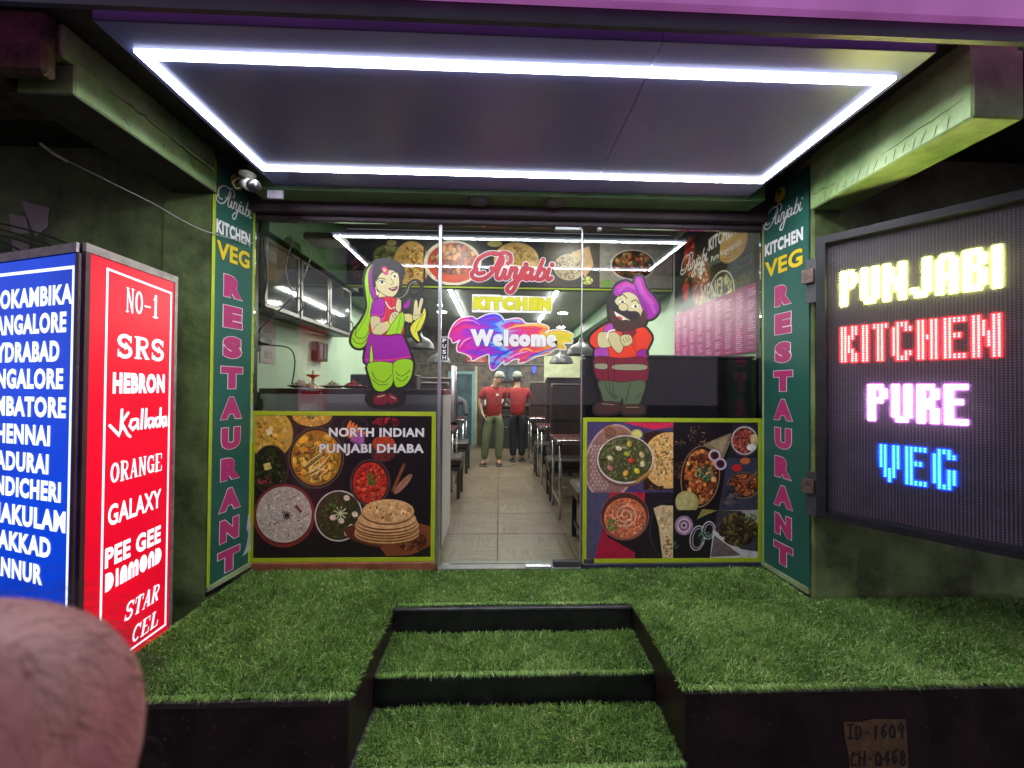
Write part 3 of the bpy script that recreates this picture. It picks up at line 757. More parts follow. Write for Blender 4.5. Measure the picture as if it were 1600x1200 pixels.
STK = [([(60, 520), (160, 450), (280, 450), (360, 500)], 0, 8), ([(55, 560), (170, 480), (300, 490), (380, 520)], 2, 14), ([(60, 600), (180, 520), (300, 520)], 5, 12), ([(130, 760), (180, 680), (260, 640)], 0, 10),
       ([(150, 790), (210, 700), (290, 660)], 2, 12), ([(340, 440), (440, 400), (560, 390), (630, 470)], 1, 22), ([(400, 470), (500, 430), (600, 450)], 2, 16), ([(620, 470), (720, 440), (820, 445), (880, 490)], 3, 12),
       ([(640, 500), (760, 465), (860, 490)], 1, 10), ([(660, 540), (800, 500), (1000, 490), (1120, 520)], 4, 20), ([(700, 560), (860, 530), (1060, 540)], 5, 12), ([(1100, 600), (1220, 570), (1390, 600)], 4, 16),
       ([(1240, 680), (1320, 660), (1400, 665)], 4, 10), ([(500, 960), (560, 860), (700, 780), (840, 740)], 1, 24), ([(520, 985), (600, 880), (740, 800)], 3, 14), ([(660, 900), (760, 830), (900, 790)], 0, 12),
       ([(850, 895), (960, 830), (1120, 780), (1240, 735)], 1, 16), ([(900, 880), (1040, 815), (1200, 760)], 3, 12), ([(300, 850), (330, 780), (420, 740)], 2, 20), ([(800, 800), (880, 760), (960, 790)], 4, 18)]
for pts, ci, ww in STK: A.line(pts, ww, sm_[ci], taper=True)
A.build('streaks', wd)
(ax, ay1), (bx, ay0) = fxw(250, 545), fxw(1238, 738)
q = MB(); put_text(q, FAC, "Welcome", ax + 0.002, ay0 - 0.002, bx + 0.002, ay1 - 0.002, 0.0024, 0.085); q.build('letter_shade', mat('print plum line', (0.12, 0.02, 0.10), 0.5), wd)
q = MB(); put_text(q, FAC, "Welcome", ax, ay0, bx, ay1, 0.0030, 0.080); q.build('lettering', M['white'], wd)

# ------------------------------------------------------------------ dancer decals on the glass
def flat(n, c): return mat(n, lin(c), 0.42, var=0.04)
D = dict(k=flat('decal charcoal', (38, 34, 34)), g=flat('decal lime', (150, 205, 30)), gd=flat('decal deep lime', (110, 165, 20)), p=flat('decal purple', (150, 30, 150)), pk=flat('decal pink', (215, 60, 130)),
         s=flat('decal skin', (200, 190, 140)), r=flat('decal red', (200, 40, 60)), w=flat('decal white', (225, 225, 215)), y=flat('decal yellow', (215, 210, 60)), m=flat('decal maroon', (120, 30, 50)),
         o=flat('decal orange red', (225, 60, 35)), b=flat('decal beard brown', (70, 45, 38)), l=flat('decal violet', (165, 70, 170)), ol=flat('decal olive', (88, 104, 74)), gy=flat('decal grey', (150, 150, 120)))
def figure(name, label, loc, fx, bg, shapes):
    t = thing(name, label, 'decal', loc)
    A = Art(FAC, fx, 0.0006, 0.00001)
    for pts in bg: A.line(pts, 30, D['k'], closed=True, k=3); A.fill(pts, D['k'], k=3)
    A.build('cut_outline', t)
    A = Art(FAC, fx, 0.0010, 0.00003)
    for s in shapes:
        if s[0] == 'f': A.line(s[2], 7, D['k'], closed=True, k=4); A.fill(s[2], D[s[1]])
        elif s[0] == 'F': A.fill(s[2], D[s[1]])
        elif s[0] == 'l': A.line(s[3], s[2], D[s[1]])
        elif s[0] == 'o': A.oval(*s[2], D[s[1]])
    A.build('printed_figure', t); return t
VEIL = [(325, 298), (290, 330), (276, 400), (285, 480), (292, 560), (258, 640), (215, 700), (200, 760), (225, 795), (265, 797), (290, 765), (306, 700), (314, 600), (335, 520), (322, 420), (315, 360)]
TUN = [(308, 712), (330, 718), (410, 722), (490, 715), (525, 770), (556, 865), (500, 880), (440, 888), (340, 892), (283, 882), (290, 790)]
LLEG = [(303, 892), (440, 888), (452, 950), (442, 1018), (392, 1055), (345, 1045), (318, 985)]
RLEG = [(455, 884), (557, 868), (562, 945), (535, 1005), (492, 1030), (460, 1010)]
SC1 = [(500, 580), (512, 640), (490, 720), (452, 780), (434, 840), (414, 810), (400, 740), (420, 690), (450, 640)]
SC2 = [(632, 556), (640, 600), (612, 680), (590, 700), (606, 757), (570, 730), (550, 680), (572, 640), (612, 605)]
HEADW = [(330, 300), (372, 272), (430, 275), (475, 300), (500, 335), (490, 370), (478, 450), (455, 490), (440, 540), (360, 520), (322, 430)]
BODYW = [(330, 520), (370, 497), (440, 492), (478, 520), (500, 600), (500, 720), (320, 720), (315, 610)]
figure('woman_decal', 'cut out decal of a dancing woman in lime veil and purple tunic', (-0.8, -0.007, 1.18), px_map(500, 340, 3.873),
  [VEIL, TUN, LLEG, RLEG, SC1, SC2, HEADW, BODYW, [(310, 1070), (400, 1056), (500, 1072), (508, 1118), (470, 1143), (350, 1146), (303, 1118)], [(500, 590), (570, 590), (590, 510), (625, 500), (620, 600), (580, 640), (505, 640)], [(440, 1000), (500, 1000), (490, 1080), (400, 1080), (400, 1030)]],
  [('f', 'g', VEIL), ('l', 'gd', 6, [(300, 420), (302, 560), (262, 660), (222, 720)]), ('l', 'k', 4, [(235, 660), (225, 720), (250, 742), (285, 730), (300, 700)]), ('l', 'k', 4, [(210, 740), (232, 770), (268, 772), (290, 740)]),
   ('f', 'p', [(325, 302), (302, 340), (302, 420), (322, 500), (352, 520), (345, 468), (324, 420), (318, 350), (338, 308)]),
   ('l', 'k', 27, [(438, 498), (495, 492), (530, 460), (545, 412), (580, 392), (612, 418), (606, 460), (575, 482), (548, 475)]), ('l', 'gy', 4, [(440, 498), (495, 492), (528, 458), (545, 412), (580, 395)]),
   ('F', 'k', [(322, 310), (372, 280), (430, 280), (476, 310), (498, 345), (470, 352), (440, 330), (360, 370), (345, 455), (322, 420)]),
   ('f', 's', [(372, 455), (430, 478), (445, 520), (402, 545), (360, 505)]),
   ('f', 's', [(342, 385), (356, 342), (398, 318), (440, 322), (470, 348), (480, 400), (472, 450), (450, 484), (418, 488), (376, 466), (346, 436)]),
   ('F', 'k', [(335, 400), (342, 345), (380, 315), (420, 308), (455, 318), (478, 352), (450, 335), (410, 330), (372, 350), (352, 380)]),
   ('f', 'pk', [(375, 318), (395, 308), (412, 325), (406, 356), (385, 345)]), ('o', 'y', (393, 330, 8, 8)),
   ('F', 'w', [(358, 404), (376, 393), (400, 403), (378, 416)]), ('o', 'k', (378, 404, 9, 9)), ('F', 'w', [(438, 372), (452, 358), (468, 362), (455, 378)]), ('o', 'k', (453, 367, 8, 8)),
   ('l', 'k', 5, [(345, 395), (365, 378), (398, 385)]), ('l', 'k', 5, [(430, 355), (448, 340), (468, 344)]), ('l', 'k', 4, [(356, 404), (376, 391), (402, 403)]), ('l', 'k', 3, [(430, 380), (446, 408), (430, 417)]),
   ('F', 'm', [(416, 440), (440, 434), (472, 424), (462, 448), (440, 456)]), ('l', 'w', 3, [(430, 442), (458, 436)]), ('o', 'y', (352, 470, 8, 12)), ('l', 'w', 4, [(340, 435), (352, 480)]),
   ('f', 'r', BODYW), ('F', 'pk', [(372, 540), (392, 520), (400, 600), (372, 660)]), ('l', 'w', 5, [(400, 520), (430, 560), (470, 545)]), ('l', 'm', 4, [(430, 500), (445, 600), (440, 700)]),
   ('f', 's', [(470, 505), (490, 510), (492, 560), (480, 580), (462, 560)]), ('f', 'p', [(506, 540), (530, 515), (545, 500), (540, 545), (515, 560)]),
   ('f', 'p', [(328, 520), (372, 500), (396, 525), (390, 600), (368, 614), (316, 606), (318, 555)]), ('l', 'pk', 5, [(318, 596), (368, 602), (390, 590)]),
   ('f', 's', [(314, 614), (366, 614), (374, 646), (420, 636), (432, 668), (402, 700), (350, 728), (322, 692)]), ('l', 'k', 3, [(366, 650), (340, 668), (330, 690)]),
   ('f', 's', [(425, 650), (428, 604), (452, 580), (484, 588), (484, 618), (452, 645)]), ('l', 'y', 7, [(410, 640), (424, 672)]), ('l', 'y', 7, [(425, 632), (438, 662)]), ('l', 'k', 3, [(440, 600), (452, 620)]), ('l', 'k', 3, [(455, 590), (468, 612)]),
   ('f', 's', [(506, 592), (560, 600), (576, 618), (545, 640), (508, 626)]), ('l', 'y', 7, [(536, 592), (540, 640)]), ('l', 'y', 7, [(550, 594), (554, 640)]),
   ('f', 's', [(566, 590), (574, 516), (588, 512), (594, 560), (608, 500), (624, 506), (608, 580), (624, 596), (594, 628), (562, 622)]), ('l', 'k', 3, [(570, 600), (600, 596), (616, 600)]),
   ('f', 'g', SC1), ('l', 'gd', 6, [(490, 610), (470, 690), (432, 800)]), ('f', 'y', SC2), ('l', 'gd', 5, [(628, 590), (590, 660), (580, 700)]),
   ('f', 'p', TUN), ('l', 'm', 6, [(322, 716), (400, 724), (485, 718)]), ('l', 'pk', 8, [(290, 868), (340, 872), (440, 866), (550, 846)]), ('f', 'g', [(318, 780), (330, 850), (328, 888), (312, 888)]),
   ('f', 'g', LLEG), ('f', 'g', RLEG), ('l', 'k', 4, [(325, 940), (350, 985), (400, 1000), (440, 960)]), ('l', 'k', 4, [(330, 985), (370, 1018), (420, 1012)]), ('l', 'k', 4, [(465, 940), (500, 965), (550, 930)]), ('l', 'k', 4, [(470, 975), (505, 995), (540, 965)]),
   ('F', 'm', [(335, 1100), (370, 1070), (412, 1075), (415, 1130), (350, 1135)]), ('F', 'm', [(425, 1070), (470, 1085), (480, 1115), (430, 1130)]), ('l', 's', 5, [(360, 1090), (400, 1080)]), ('l', 's', 5, [(440, 1088), (465, 1100)])])
TURB = [(298, 432), (315, 385), (370, 360), (415, 378), (430, 335), (468, 335), (492, 400), (545, 460), (570, 512), (555, 556), (520, 582), (484, 575), (470, 520), (440, 452), (380, 430), (330, 452)]
BEARD = [(272, 470), (300, 520), (322, 568), (380, 598), (450, 580), (478, 530), (492, 600), (452, 640), (380, 657), (310, 645), (280, 600), (270, 530)]
TOR = [(168, 682), (230, 632), (285, 608), (300, 650), (380, 662), (470, 632), (508, 660), (526, 700), (495, 770), (488, 820), (340, 822), (194, 818), (190, 762), (160, 730)]
LOW = [(190, 815), (340, 820), (490, 815), (496, 948), (400, 962), (214, 952)]  # lower garment, its red darkened in colour to imitate a reflection
PAN = [(214, 954), (350, 960), (482, 950), (470, 1040), (440, 1096), (366, 1100), (352, 1050), (328, 1082), (250, 1082), (226, 1020)]
S1 = [(188, 1104), (230, 1076), (330, 1080), (338, 1128), (250, 1146), (194, 1138)]; S2 = [(354, 1096), (470, 1094), (480, 1138), (420, 1148), (358, 1144)]
figure('man_decal', 'cut out decal of a laughing bearded man in a purple turban with folded arms', (0.92, -0.007, 1.1), px_map(880, 340, 3.75),
  [TURB, BEARD, TOR, LOW, PAN, S1, S2, [(290, 440), (380, 425), (470, 520), (470, 600), (320, 600), (285, 530)]],
  [('f', 'p', TURB), ('l', 'l', 16, [(330, 420), (375, 385), (420, 400)]), ('l', 'pk', 6, [(320, 400), (375, 372), (418, 385)]), ('l', 'l', 22, [(440, 350), (465, 420), (520, 490), (540, 540)]), ('l', 'k', 4, [(420, 380), (452, 450), (490, 520), (500, 570)]), ('l', 'pk', 6, [(452, 350), (480, 420), (540, 490)]),
   ('f', 's', [(322, 455), (380, 425), (432, 448), (462, 510), (474, 560), (400, 592), (318, 570), (288, 520)]), ('f', 'b', BEARD)] +
  [('l', 'k', 3, [(285 + i * 19, 590 + (8 - abs(i - 5)) * 2), (290 + i * 17, 640 - abs(i - 5) * 3)]) for i in range(11)] +
  [('F', 'w', [(302, 540), (330, 560), (370, 585), (345, 590), (315, 570)]), ('F', 'r', [(318, 568), (345, 574), (352, 588), (330, 584)]),
   ('f', 'k', [(272, 470), (292, 466), (312, 500), (345, 520), (392, 540), (428, 540), (452, 556), (440, 582), (400, 588), (350, 560), (300, 535), (272, 510)]),
   ('o', 'w', (348, 482, 18, 10)), ('o', 'k', (350, 483, 8, 8)), ('o', 'w', (424, 508, 20, 10)), ('o', 'k', (428, 509, 8, 8)), ('l', 'k', 6, [(330, 452), (352, 440), (376, 462)]), ('l', 'k', 6, [(404, 482), (430, 470), (450, 492)]),
   ('f', 's', [(330, 505), (352, 490), (378, 505), (376, 530), (350, 536), (330, 524)]), ('l', 'k', 3, [(330, 470), (345, 466)]),
   ('f', 'o', TOR), ('l', 'm', 4, [(395, 700), (430, 780)]), ('l', 'm', 4, [(420, 690), (430, 750)]), ('f', 'l', [(250, 630), (285, 612), (292, 650), (240, 662)]), ('f', 'm', [(350, 662), (430, 652), (410, 690), (370, 690)]),
   ('f', 'l', [(190, 765), (258, 757), (262, 820), (194, 818)]), ('f', 'p', [(440, 780), (488, 765), (486, 818), (445, 816)]),
   ('f', 's', [(208, 672), (262, 666), (288, 692), (282, 745), (212, 750)]), ('f', 's', [(262, 680), (306, 664), (345, 700), (356, 745), (332, 786), (290, 752)]), ('l', 'w', 10, [(258, 700), (268, 662), (302, 650)]),
   ('f', 's', [(338, 694), (362, 678), (398, 682), (408, 722), (372, 746), (346, 728)]), ('l', 'k', 3, [(350, 700), (365, 725)]), ('l', 'k', 3, [(368, 692), (382, 718)]), ('l', 'k', 3, [(384, 690), (396, 712)]),
   ('f', 'm', LOW), ('f', 'gy', [(192, 852), (256, 852), (256, 880), (194, 878)]), ('f', 'gy', [(308, 856), (480, 854), (480, 884), (308, 884)]), ('l', 'k', 4, [(262, 822), (268, 950)]), ('l', 'k', 3, [(300, 822), (306, 952)]),
   ('f', 'ol', PAN)] + [('l', 'k', 4, [(250 + 22 * i, 962), (262 + 20 * i, 1010 + 8 * i), (310 + 10 * i, 1060 - 6 * i)]) for i in range(3)] + [('l', 'k', 4, [(400, 965), (385, 1020), (375, 1070)]), ('l', 'k', 4, [(430, 1060), (460, 1020)]),
   ('f', 'b', S1), ('f', 'b', S2), ('l', 'gy', 4, [(232, 1086), (300, 1092)]), ('l', 'gy', 4, [(372, 1106), (450, 1106)])])

# ------------------------------------------------------------------ food posters on the lower glass
def left_food():
    P = Print(325, 262, 1172, 934, (30, 22, 26), 3, 1.0)
    P.ell(620, 300, 360, 60, (40, 32, 34), 0, .6, 60)
    P.ell(415, 370, 118, 130, (54, 44, 34)); P.ell(398, 350, 108, 118, (205, 160, 62)); P.blobs(398, 350, 100, 108, 70, 12, [(214, 170, 70), (196, 146, 50), (222, 184, 96)], 1.4, 1.05, 0.92)
    P.blobs(398, 340, 90, 90, 14, 6, [(110, 66, 24)], 1.5, 1, .8); P.poly([(372, 330), (398, 322), (410, 345), (386, 358)], (240, 226, 170))
    P.ring(595, 268, 108, 62, 9, (66, 48, 34)); P.ell(595, 262, 96, 52, (206, 150, 62)); P.blobs(595, 268, 90, 46, 60, 9, [(224, 176, 84), (196, 132, 44)], 1.5, 1.1, .8); P.blobs(590, 268, 20, 12, 12, 6, [(90, 130, 50)])
    P.ring(617, 462, 133, 146, 6, (92, 84, 78), 0, (38, 26, 18)); P.ell(617, 462, 120, 132, (170, 112, 30))
    P.blobs(617, 462, 112, 124, 95, 25, [(228, 160, 44), (214, 128, 34), (240, 190, 70), (190, 140, 40)], 1.5, 1.25, .5)
    P.blobs(617, 455, 95, 100, 60, 8, [(120, 140, 50), (86, 110, 40)], 2.0)
    for i in range(9): P.stroke([(600 + 9 * i - 40, 500 + (i * 37) % 60), (640 + 6 * i, 440 + (i * 53) % 90)], 5, (238, 216, 140))
    P.ring(400, 515, 88, 114, 6, (70, 62, 58)); P.ell(400, 515, 80, 104, (40, 42, 24)); P.blobs(400, 515, 76, 98, 120, 12, [(48, 56, 28), (30, 34, 18), (72, 76, 34)], 1.8, 1.5); P.poly([(366, 492), (398, 484), (408, 514), (374, 522)], (222, 200, 110))
    P.blobs(370, 570, 38, 20, 16, 12, [(150, 60, 66)], 2.6)
    P.ell(468, 735, 147, 150, (128, 50, 44)); P.ell(468, 733, 136, 138, (96, 36, 32)); P.ell(468, 730, 132, 133, (196, 186, 170))
    P.blobs(468, 730, 128, 128, 900, 8, [(226, 218, 206), (206, 196, 182), (180, 168, 150), (236, 230, 222)], 3.6, 1.05, .72)
    P.blobs(468, 740, 110, 110, 18, 9, [(120, 78, 52), (150, 130, 70)], 3)
    for i in range(8): P.stroke([(482, 735), (482 + 20 * math.cos(i * .785), 735 + 20 * math.sin(i * .785))], 6, (40, 22, 16))
    P.stroke([(522, 688), (550, 720)], 14, (120, 62, 40))
    P.ring(728, 737, 116, 122, 7, (206, 196, 190), 0, (50, 40, 34)); P.ell(728, 737, 104, 110, (66, 62, 36)); P.blobs(728, 737, 100, 106, 190, 10, [(70, 72, 38), (50, 50, 28), (96, 96, 50)], 2.4, 1.5)
    for x, y in ((765, 652), (806, 730), (790, 790), (740, 760), (700, 745), (770, 820)): P.ell(x + 3, y + 4, 17, 15, (70, 50, 34), .4); P.ell(x, y, 16, 14, (232, 210, 190), .4)
    for i in range(10): P.stroke([(735, 725), (735 + 34 * math.cos(i * .7), 725 + 34 * math.sin(i * .7))], 5, (210, 220, 170))
    P.blobs(700, 700, 40, 25, 14, 9, [(90, 130, 60)], 1.5)
    P.ell(800, 340, 72, 78, (58, 48, 48)); P.ell(800, 340, 64, 70, (32, 24, 26))
    for i in range(6): P.ell(768 + i * 12, 320 + i * 8, 42, 9, (232, 120 + 4 * i, 50), 1.9 + i * .1)
    for i in range(6): P.ell(800 + i * 8, 360 + i * 4, 36, 6, (170, 92, 170), 2.3 - i * .12)
    P.ell(940, 420, 66, 62, (56, 48, 46)); P.ell(940, 395, 56, 40, (196, 70, 36)); P.blobs(940, 395, 52, 36, 90, 5, [(214, 84, 44), (176, 52, 30)], 1.3, 1.1, .7); P.ell(938, 452, 56, 26, (110, 40, 40))
    P.blobs(938, 452, 52, 22, 40, 7, [(140, 60, 54), (90, 34, 36)], 2)
    P.blobs(950, 292, 70, 24, 26, 20, [(120, 26, 34), (170, 44, 46)], 3)
    P.ell(877, 580, 98, 112, (86, 70, 66)); P.ell(877, 578, 90, 104, (40, 22, 22)); P.ell(877, 580, 84, 98, (196, 52, 36)); P.blobs(877, 580, 80, 94, 230, 11, [(216, 62, 44), (180, 40, 32), (232, 96, 66)], 1.5, 1.2, .55); P.blobs(885, 560, 22, 38, 22, 9, [(90, 120, 50)], 1.6)
    P.stroke([(984, 624), (1042, 490)], 16, (112, 62, 42)); P.stroke([(988, 618), (1036, 502)], 4, (160, 104, 74)); P.ell(1036, 586, 66, 17, (168, 116, 92), -0.83); P.stroke([(992, 632), (1080, 538)], 2, (96, 56, 44))
    P.ell(960, 830, 205, 62, (92, 48, 32), .1); P.poly([(1100, 770), (1172, 790), (1172, 880), (1080, 925), (960, 930), (930, 890)], (130, 70, 44)); P.blobs(1080, 860, 80, 45, 40, 26, [(110, 56, 34), (158, 92, 60), (84, 40, 28)], 5, 1.2)
    for i, (cy, rx) in enumerate(((822, 158), (808, 156), (794, 150), (782, 156), (768, 148), (752, 142))):
        P.ell(960, cy + 5, rx, 50, (120, 76, 44)); P.ell(960, cy, rx, 48, (206 + i * 3, 158 + i * 3, 104 + i * 3), 0)
    P.ell(965, 722, 128, 60, (132, 84, 48)); P.ell(965, 716, 126, 58, (226, 178, 118)); P.blobs(965, 716, 118, 50, 50, 16, [(232, 188, 130), (216, 166, 106)], 1.3, 1.05, .93); P.blobs(965, 716, 105, 44, 18, 6, [(150, 92, 52)], 1.5)
    return P.material('left food print', 0.3)
def right_food():
    P = Print(156, 120, 1384, 1082, (34, 28, 34), 5, 0.85)
    P.poly([(156, 120), (770, 120), (770, 616), (156, 616)], (78, 66, 112))
    P.poly([(400, 120), (768, 120), (768, 155), (620, 172), (480, 140)], (220, 44, 84)); P.poly([(560, 200), (640, 180), (770, 190), (770, 600), (560, 600)], (60, 36, 30))
    P.ell(330, 400, 190, 270, (196, 160, 150), .25); P.ell(330, 400, 176, 256, (150, 110, 106), .25)
    for i in range(13):
        for j in range(5):
            P.ell(186 + j * 26 + (i % 2) * 12, 290 + i * 25, 8, 10, (214, 190, 184)); P.ell(186 + j * 26 + (i % 2) * 12, 290 + i * 25, 4, 6, (130, 90, 92))
    P.ring(320, 200, 58, 60, 14, (170, 120, 90), 0, (130, 90, 70)); P.ell(508, 205, 42, 36, (190, 190, 80)); P.ell(510, 203, 34, 28, (214, 214, 120)); P.stroke([(380, 190), (450, 180)], 12, (160, 110, 70)); P.stroke([(380, 205), (440, 200)], 12, (140, 92, 60))
    P.ell(740, 390, 190, 200, (232, 186, 110)); P.poly([(770, 120), (940, 120), (940, 620), (770, 620)], (30, 24, 26)); P.blobs(680, 380, 110, 180, 130, 14, [(240, 196, 120), (220, 164, 90), (236, 204, 140)], 1.3, 1.05, .9)
    P.blobs(690, 350, 80, 150, 60, 9, [(104, 104, 50), (120, 80, 40), (210, 120, 70)], 1.8)
    P.poly([(600, 185), (560, 250), (590, 220)], (60, 36, 30)); P.ell(425, 400, 205, 178, (120, 84, 70)); P.ell(428, 385, 202, 172, (226, 214, 206)); P.ell(428, 382, 192, 162, (84, 84, 50)); P.blobs(428, 384, 186, 154, 260, 17, [(104, 110, 64), (126, 130, 78), (78, 84, 46), (150, 150, 96)], 2.6, 1.25, .55)
    for x, y, c in ((380, 305, (216, 206, 160)), (320, 375, (208, 196, 150)), (455, 275, (190, 170, 70)), (545, 350, (206, 186, 120)), (470, 390, (206, 70, 50)), (430, 480, (222, 170, 60)), (510, 465, (206, 200, 50)), (550, 415, (220, 206, 150)), (320, 445, (196, 120, 116)), (440, 345, (170, 170, 60))):
        P.ell(x + 4, y + 5, 27, 20, (50, 50, 30), x * .1); P.ell(x, y, 25, 18, c, x * .1); P.ell(x - 6, y - 5, 10, 7, tuple(min(255, v * 1.2) for v in c), x * .1)
    P.stroke([(500, 548), (560, 500), (618, 462)], 20, (190, 140, 60)); P.blobs(650, 585, 70, 24, 40, 8, [(130, 104, 70), (60, 44, 34)], 1.2)
    P.poly([(156, 616), (770, 616), (770, 1082), (156, 1082)], (82, 78, 108)); P.poly([(560, 616), (770, 616), (770, 1082), (480, 1082)], (38, 32, 40))
    P.poly([(320, 616), (570, 616), (566, 700), (300, 720)], (190, 34, 60)); P.poly([(270, 860), (500, 900), (500, 1082), (214, 1082)], (170, 30, 62)); P.poly([(290, 920), (560, 900), (770, 1000), (700, 1082), (500, 1040)], (40, 26, 34))
    P.ell(425, 785, 174, 170, (140, 86, 80)); P.ell(425, 778, 166, 158, (84, 50, 46)); P.ell(428, 796, 152, 142, (212, 112, 74)); P.blobs(428, 796, 148, 138, 330, 11, [(222, 130, 88), (200, 92, 60), (232, 160, 116)], 1.3, 1.15, .7)
    for k in range(46):
        t = k * .35; r = 8 + k * 1.9; t2 = t + .35; r2 = r + 1.9; P.stroke([(430 + r * math.cos(t), 775 + r * .95 * math.sin(t)), (430 + r2 * math.cos(t2), 775 + r2 * .95 * math.sin(t2))], 7, (240, 206, 180), .9)
    P.blobs(335, 845, 36, 44, 26, 13, [(96, 130, 60), (140, 170, 90)], 1.4)
    P.ell(740, 880, 140, 210, (62, 56, 62)); P.ell(742, 880, 134, 203, (30, 26, 30)); P.poly([(630, 728), (690, 706), (770, 712), (770, 1080), (696, 1080), (668, 860)], (226, 200, 150)); P.blobs(715, 800, 50, 90, 40, 16, [(236, 210, 160), (214, 180, 124)], 1.4, 1.05, .85); P.blobs(730, 1000, 36, 80, 60, 8, [(180, 130, 70), (96, 96, 50), (230, 204, 150)], 1.6)
    P.poly([(770, 120), (1384, 120), (1384, 740), (770, 740)], (28, 22, 26)); P.poly([(1160, 374), (1384, 374), (1384, 740), (1100, 740)], (62, 64, 84)); P.poly([(1200, 120), (1384, 120), (1384, 372), (1170, 372)], (40, 36, 48))
    P.blobs(940, 210, 75, 80, 34, 11, [(150, 110, 80), (96, 70, 54)], 2.4); P.blobs(815, 265, 46, 24, 16, 10, [(130, 96, 70)], 2.4); P.blobs(820, 460, 50, 66, 60, 13, [(96, 70, 44), (60, 44, 32)], 1.3)
    P.poly([(985, 275), (1185, 195), (1200, 220), (1130, 380), (1050, 340)], (140, 120, 90)); P.poly([(1020, 270), (1170, 215), (1125, 330)], (168, 150, 116))
    P.ell(965, 505, 142, 222, (160, 126, 90), .12); P.ell(965, 503, 134, 214, (46, 28, 22), .12); P.blobs(968, 505, 118, 195, 210, 21, [(206, 122, 62), (176, 92, 44), (222, 150, 92), (120, 60, 34)], 1.15, 1.3, .4); P.blobs(1000, 480, 62, 62, 46, 14, [(80, 130, 86), (50, 90, 60), (120, 160, 110)], 2)
    for x, y in ((1068, 355), (1110, 415)): P.ell(x, y, 46, 44, (206, 190, 200), .5); P.ell(x, y, 32, 30, (110, 50, 66), .5); P.ell(x + 3, y, 22, 20, (60, 24, 34), .5)
    P.ell(870, 690, 84, 84, (176, 166, 96)); P.ell(860, 680, 74, 74, (196, 186, 120)); P.poly([(980, 735), (1090, 745), (1000, 780), (940, 810)], (150, 140, 70))
    P.ell(1285, 250, 106, 112, (78, 72, 78)); P.ell(1285, 248, 97, 102, (206, 196, 190)); P.ell(1285, 248, 88, 92, (70, 40, 36)); P.blobs(1280, 250, 84, 88, 150, 13, [(190, 84, 66), (160, 62, 52), (214, 120, 92)], 2, 1.25, .6); P.ell(1350, 240, 24, 40, (216, 180, 130)); P.ell(1335, 296, 36, 26, (226, 222, 214))
    P.ring(1290, 393, 40, 28, 5, (110, 80, 66), 0, (206, 110, 60)); P.ring(1230, 443, 42, 30, 5, (96, 66, 60), 0, (206, 40, 50))
    P.ell(1280, 568, 120, 96, (126, 106, 84)); P.ell(1280, 566, 112, 88, (50, 30, 24)); P.blobs(1280, 566, 104, 80, 120, 17, [(170, 92, 50), (200, 124, 70), (120, 60, 36)], 1.5, 1.25, .4); P.stroke([(1280, 560), (1380, 470)], 14, (150, 90, 60))
    P.blobs(1180, 640, 60, 70, 18, 30, [(70, 66, 74), (90, 84, 88)], 1.4, 1.1); P.poly([(770, 742), (1090, 742), (1090, 1082), (770, 1082)], (30, 26, 32)); P.poly([(980, 735), (1090, 745), (1000, 780), (940, 810)], (150, 140, 70))
    for r, c in ((66, (170, 130, 160)), (50, (214, 196, 210)), (38, (130, 84, 112)), (24, (206, 190, 204)), (12, (70, 40, 56))): P.ell(848, 850, r, r * 1.05, c)
    for cx, cy, rx, ry in ((945, 940, 56, 92), (1025, 885, 50, 66)): P.ring(cx, cy, rx, ry, 8, (206, 200, 206), .2, (50, 34, 46)); P.ring(cx + 3, cy, rx - 16, ry - 18, 6, (180, 170, 182), .2, (34, 24, 34))
    P.blobs(1000, 925, 52, 40, 34, 11, [(90, 170, 120), (60, 120, 84)], 3); P.blobs(790, 985, 20, 30, 10, 9, [(90, 150, 100)], 2)
    P.poly([(1090, 742), (1384, 742), (1384, 1082), (1040, 1082), (1070, 900)], (66, 62, 66)); P.poly([(1090, 745), (1260, 750), (1384, 900), (1384, 742)], (170, 160, 160)); P.poly([(1060, 880), (1260, 1020), (1384, 1040), (1384, 1082), (1036, 1082)], (206, 200, 200)); P.poly([(1068, 920), (1260, 1065), (1040, 1075)], (110, 96, 96))
    P.blobs(1240, 880, 145, 120, 110, 44, [(70, 60, 36), (96, 84, 46), (60, 40, 34), (120, 110, 60)], 3.4, 1.5, .35); P.blobs(1330, 800, 46, 40, 24, 12, [(110, 150, 80)], 2.5)
    return P.material('right food print', 0.3)
def border(name, F, x0, x1, z0, z1, w, m, par, y0=0.003, y1=0.016):
    q = MB()
    for a, b_, c, d in ((x0, x1, z1 - w, z1), (x0, x1, z0, z0 + w), (x0, x0 + w, z0 + w, z1 - w), (x1 - w, x1, z0 + w, z1 - w)):
        P8 = [F.p(X, Y, H) for X in (a, b_) for Y in (c, d) for H in (y0, y1)]
        q.add(P8, [(0, 1, 3, 2), (4, 6, 7, 5), (0, 4, 5, 1), (2, 3, 7, 6), (0, 2, 6, 4), (1, 5, 7, 3)])
    return q.build(name, m, par)
def slab_on(F, x0, x1, z0, z1, h0, h1, mb=None):
    q = mb or MB(); P8 = [F.p(X, Y, H) for X in (x0, x1) for Y in (z0, z1) for H in (h0, h1)]
    q.add(P8, [(0, 1, 3, 2), (4, 6, 7, 5), (0, 4, 5, 1), (2, 3, 7, 6), (0, 2, 6, 4), (1, 5, 7, 3)]); return q
lp = thing('food_poster', 'lime bordered food poster with roti stack, rice and NORTH INDIAN PUNJABI DHABA lettering', 'poster', (-1.1, -0.01, 0.06))
slab_on(FAC, -1.757, -0.452, 0.060, 1.128, 0.0012, 0.010).build('board', M['black'], lp)
border('border', FAC, -1.757, -0.452, 0.060, 1.128, 0.030, M['lime'], lp, 0.0105, 0.014)
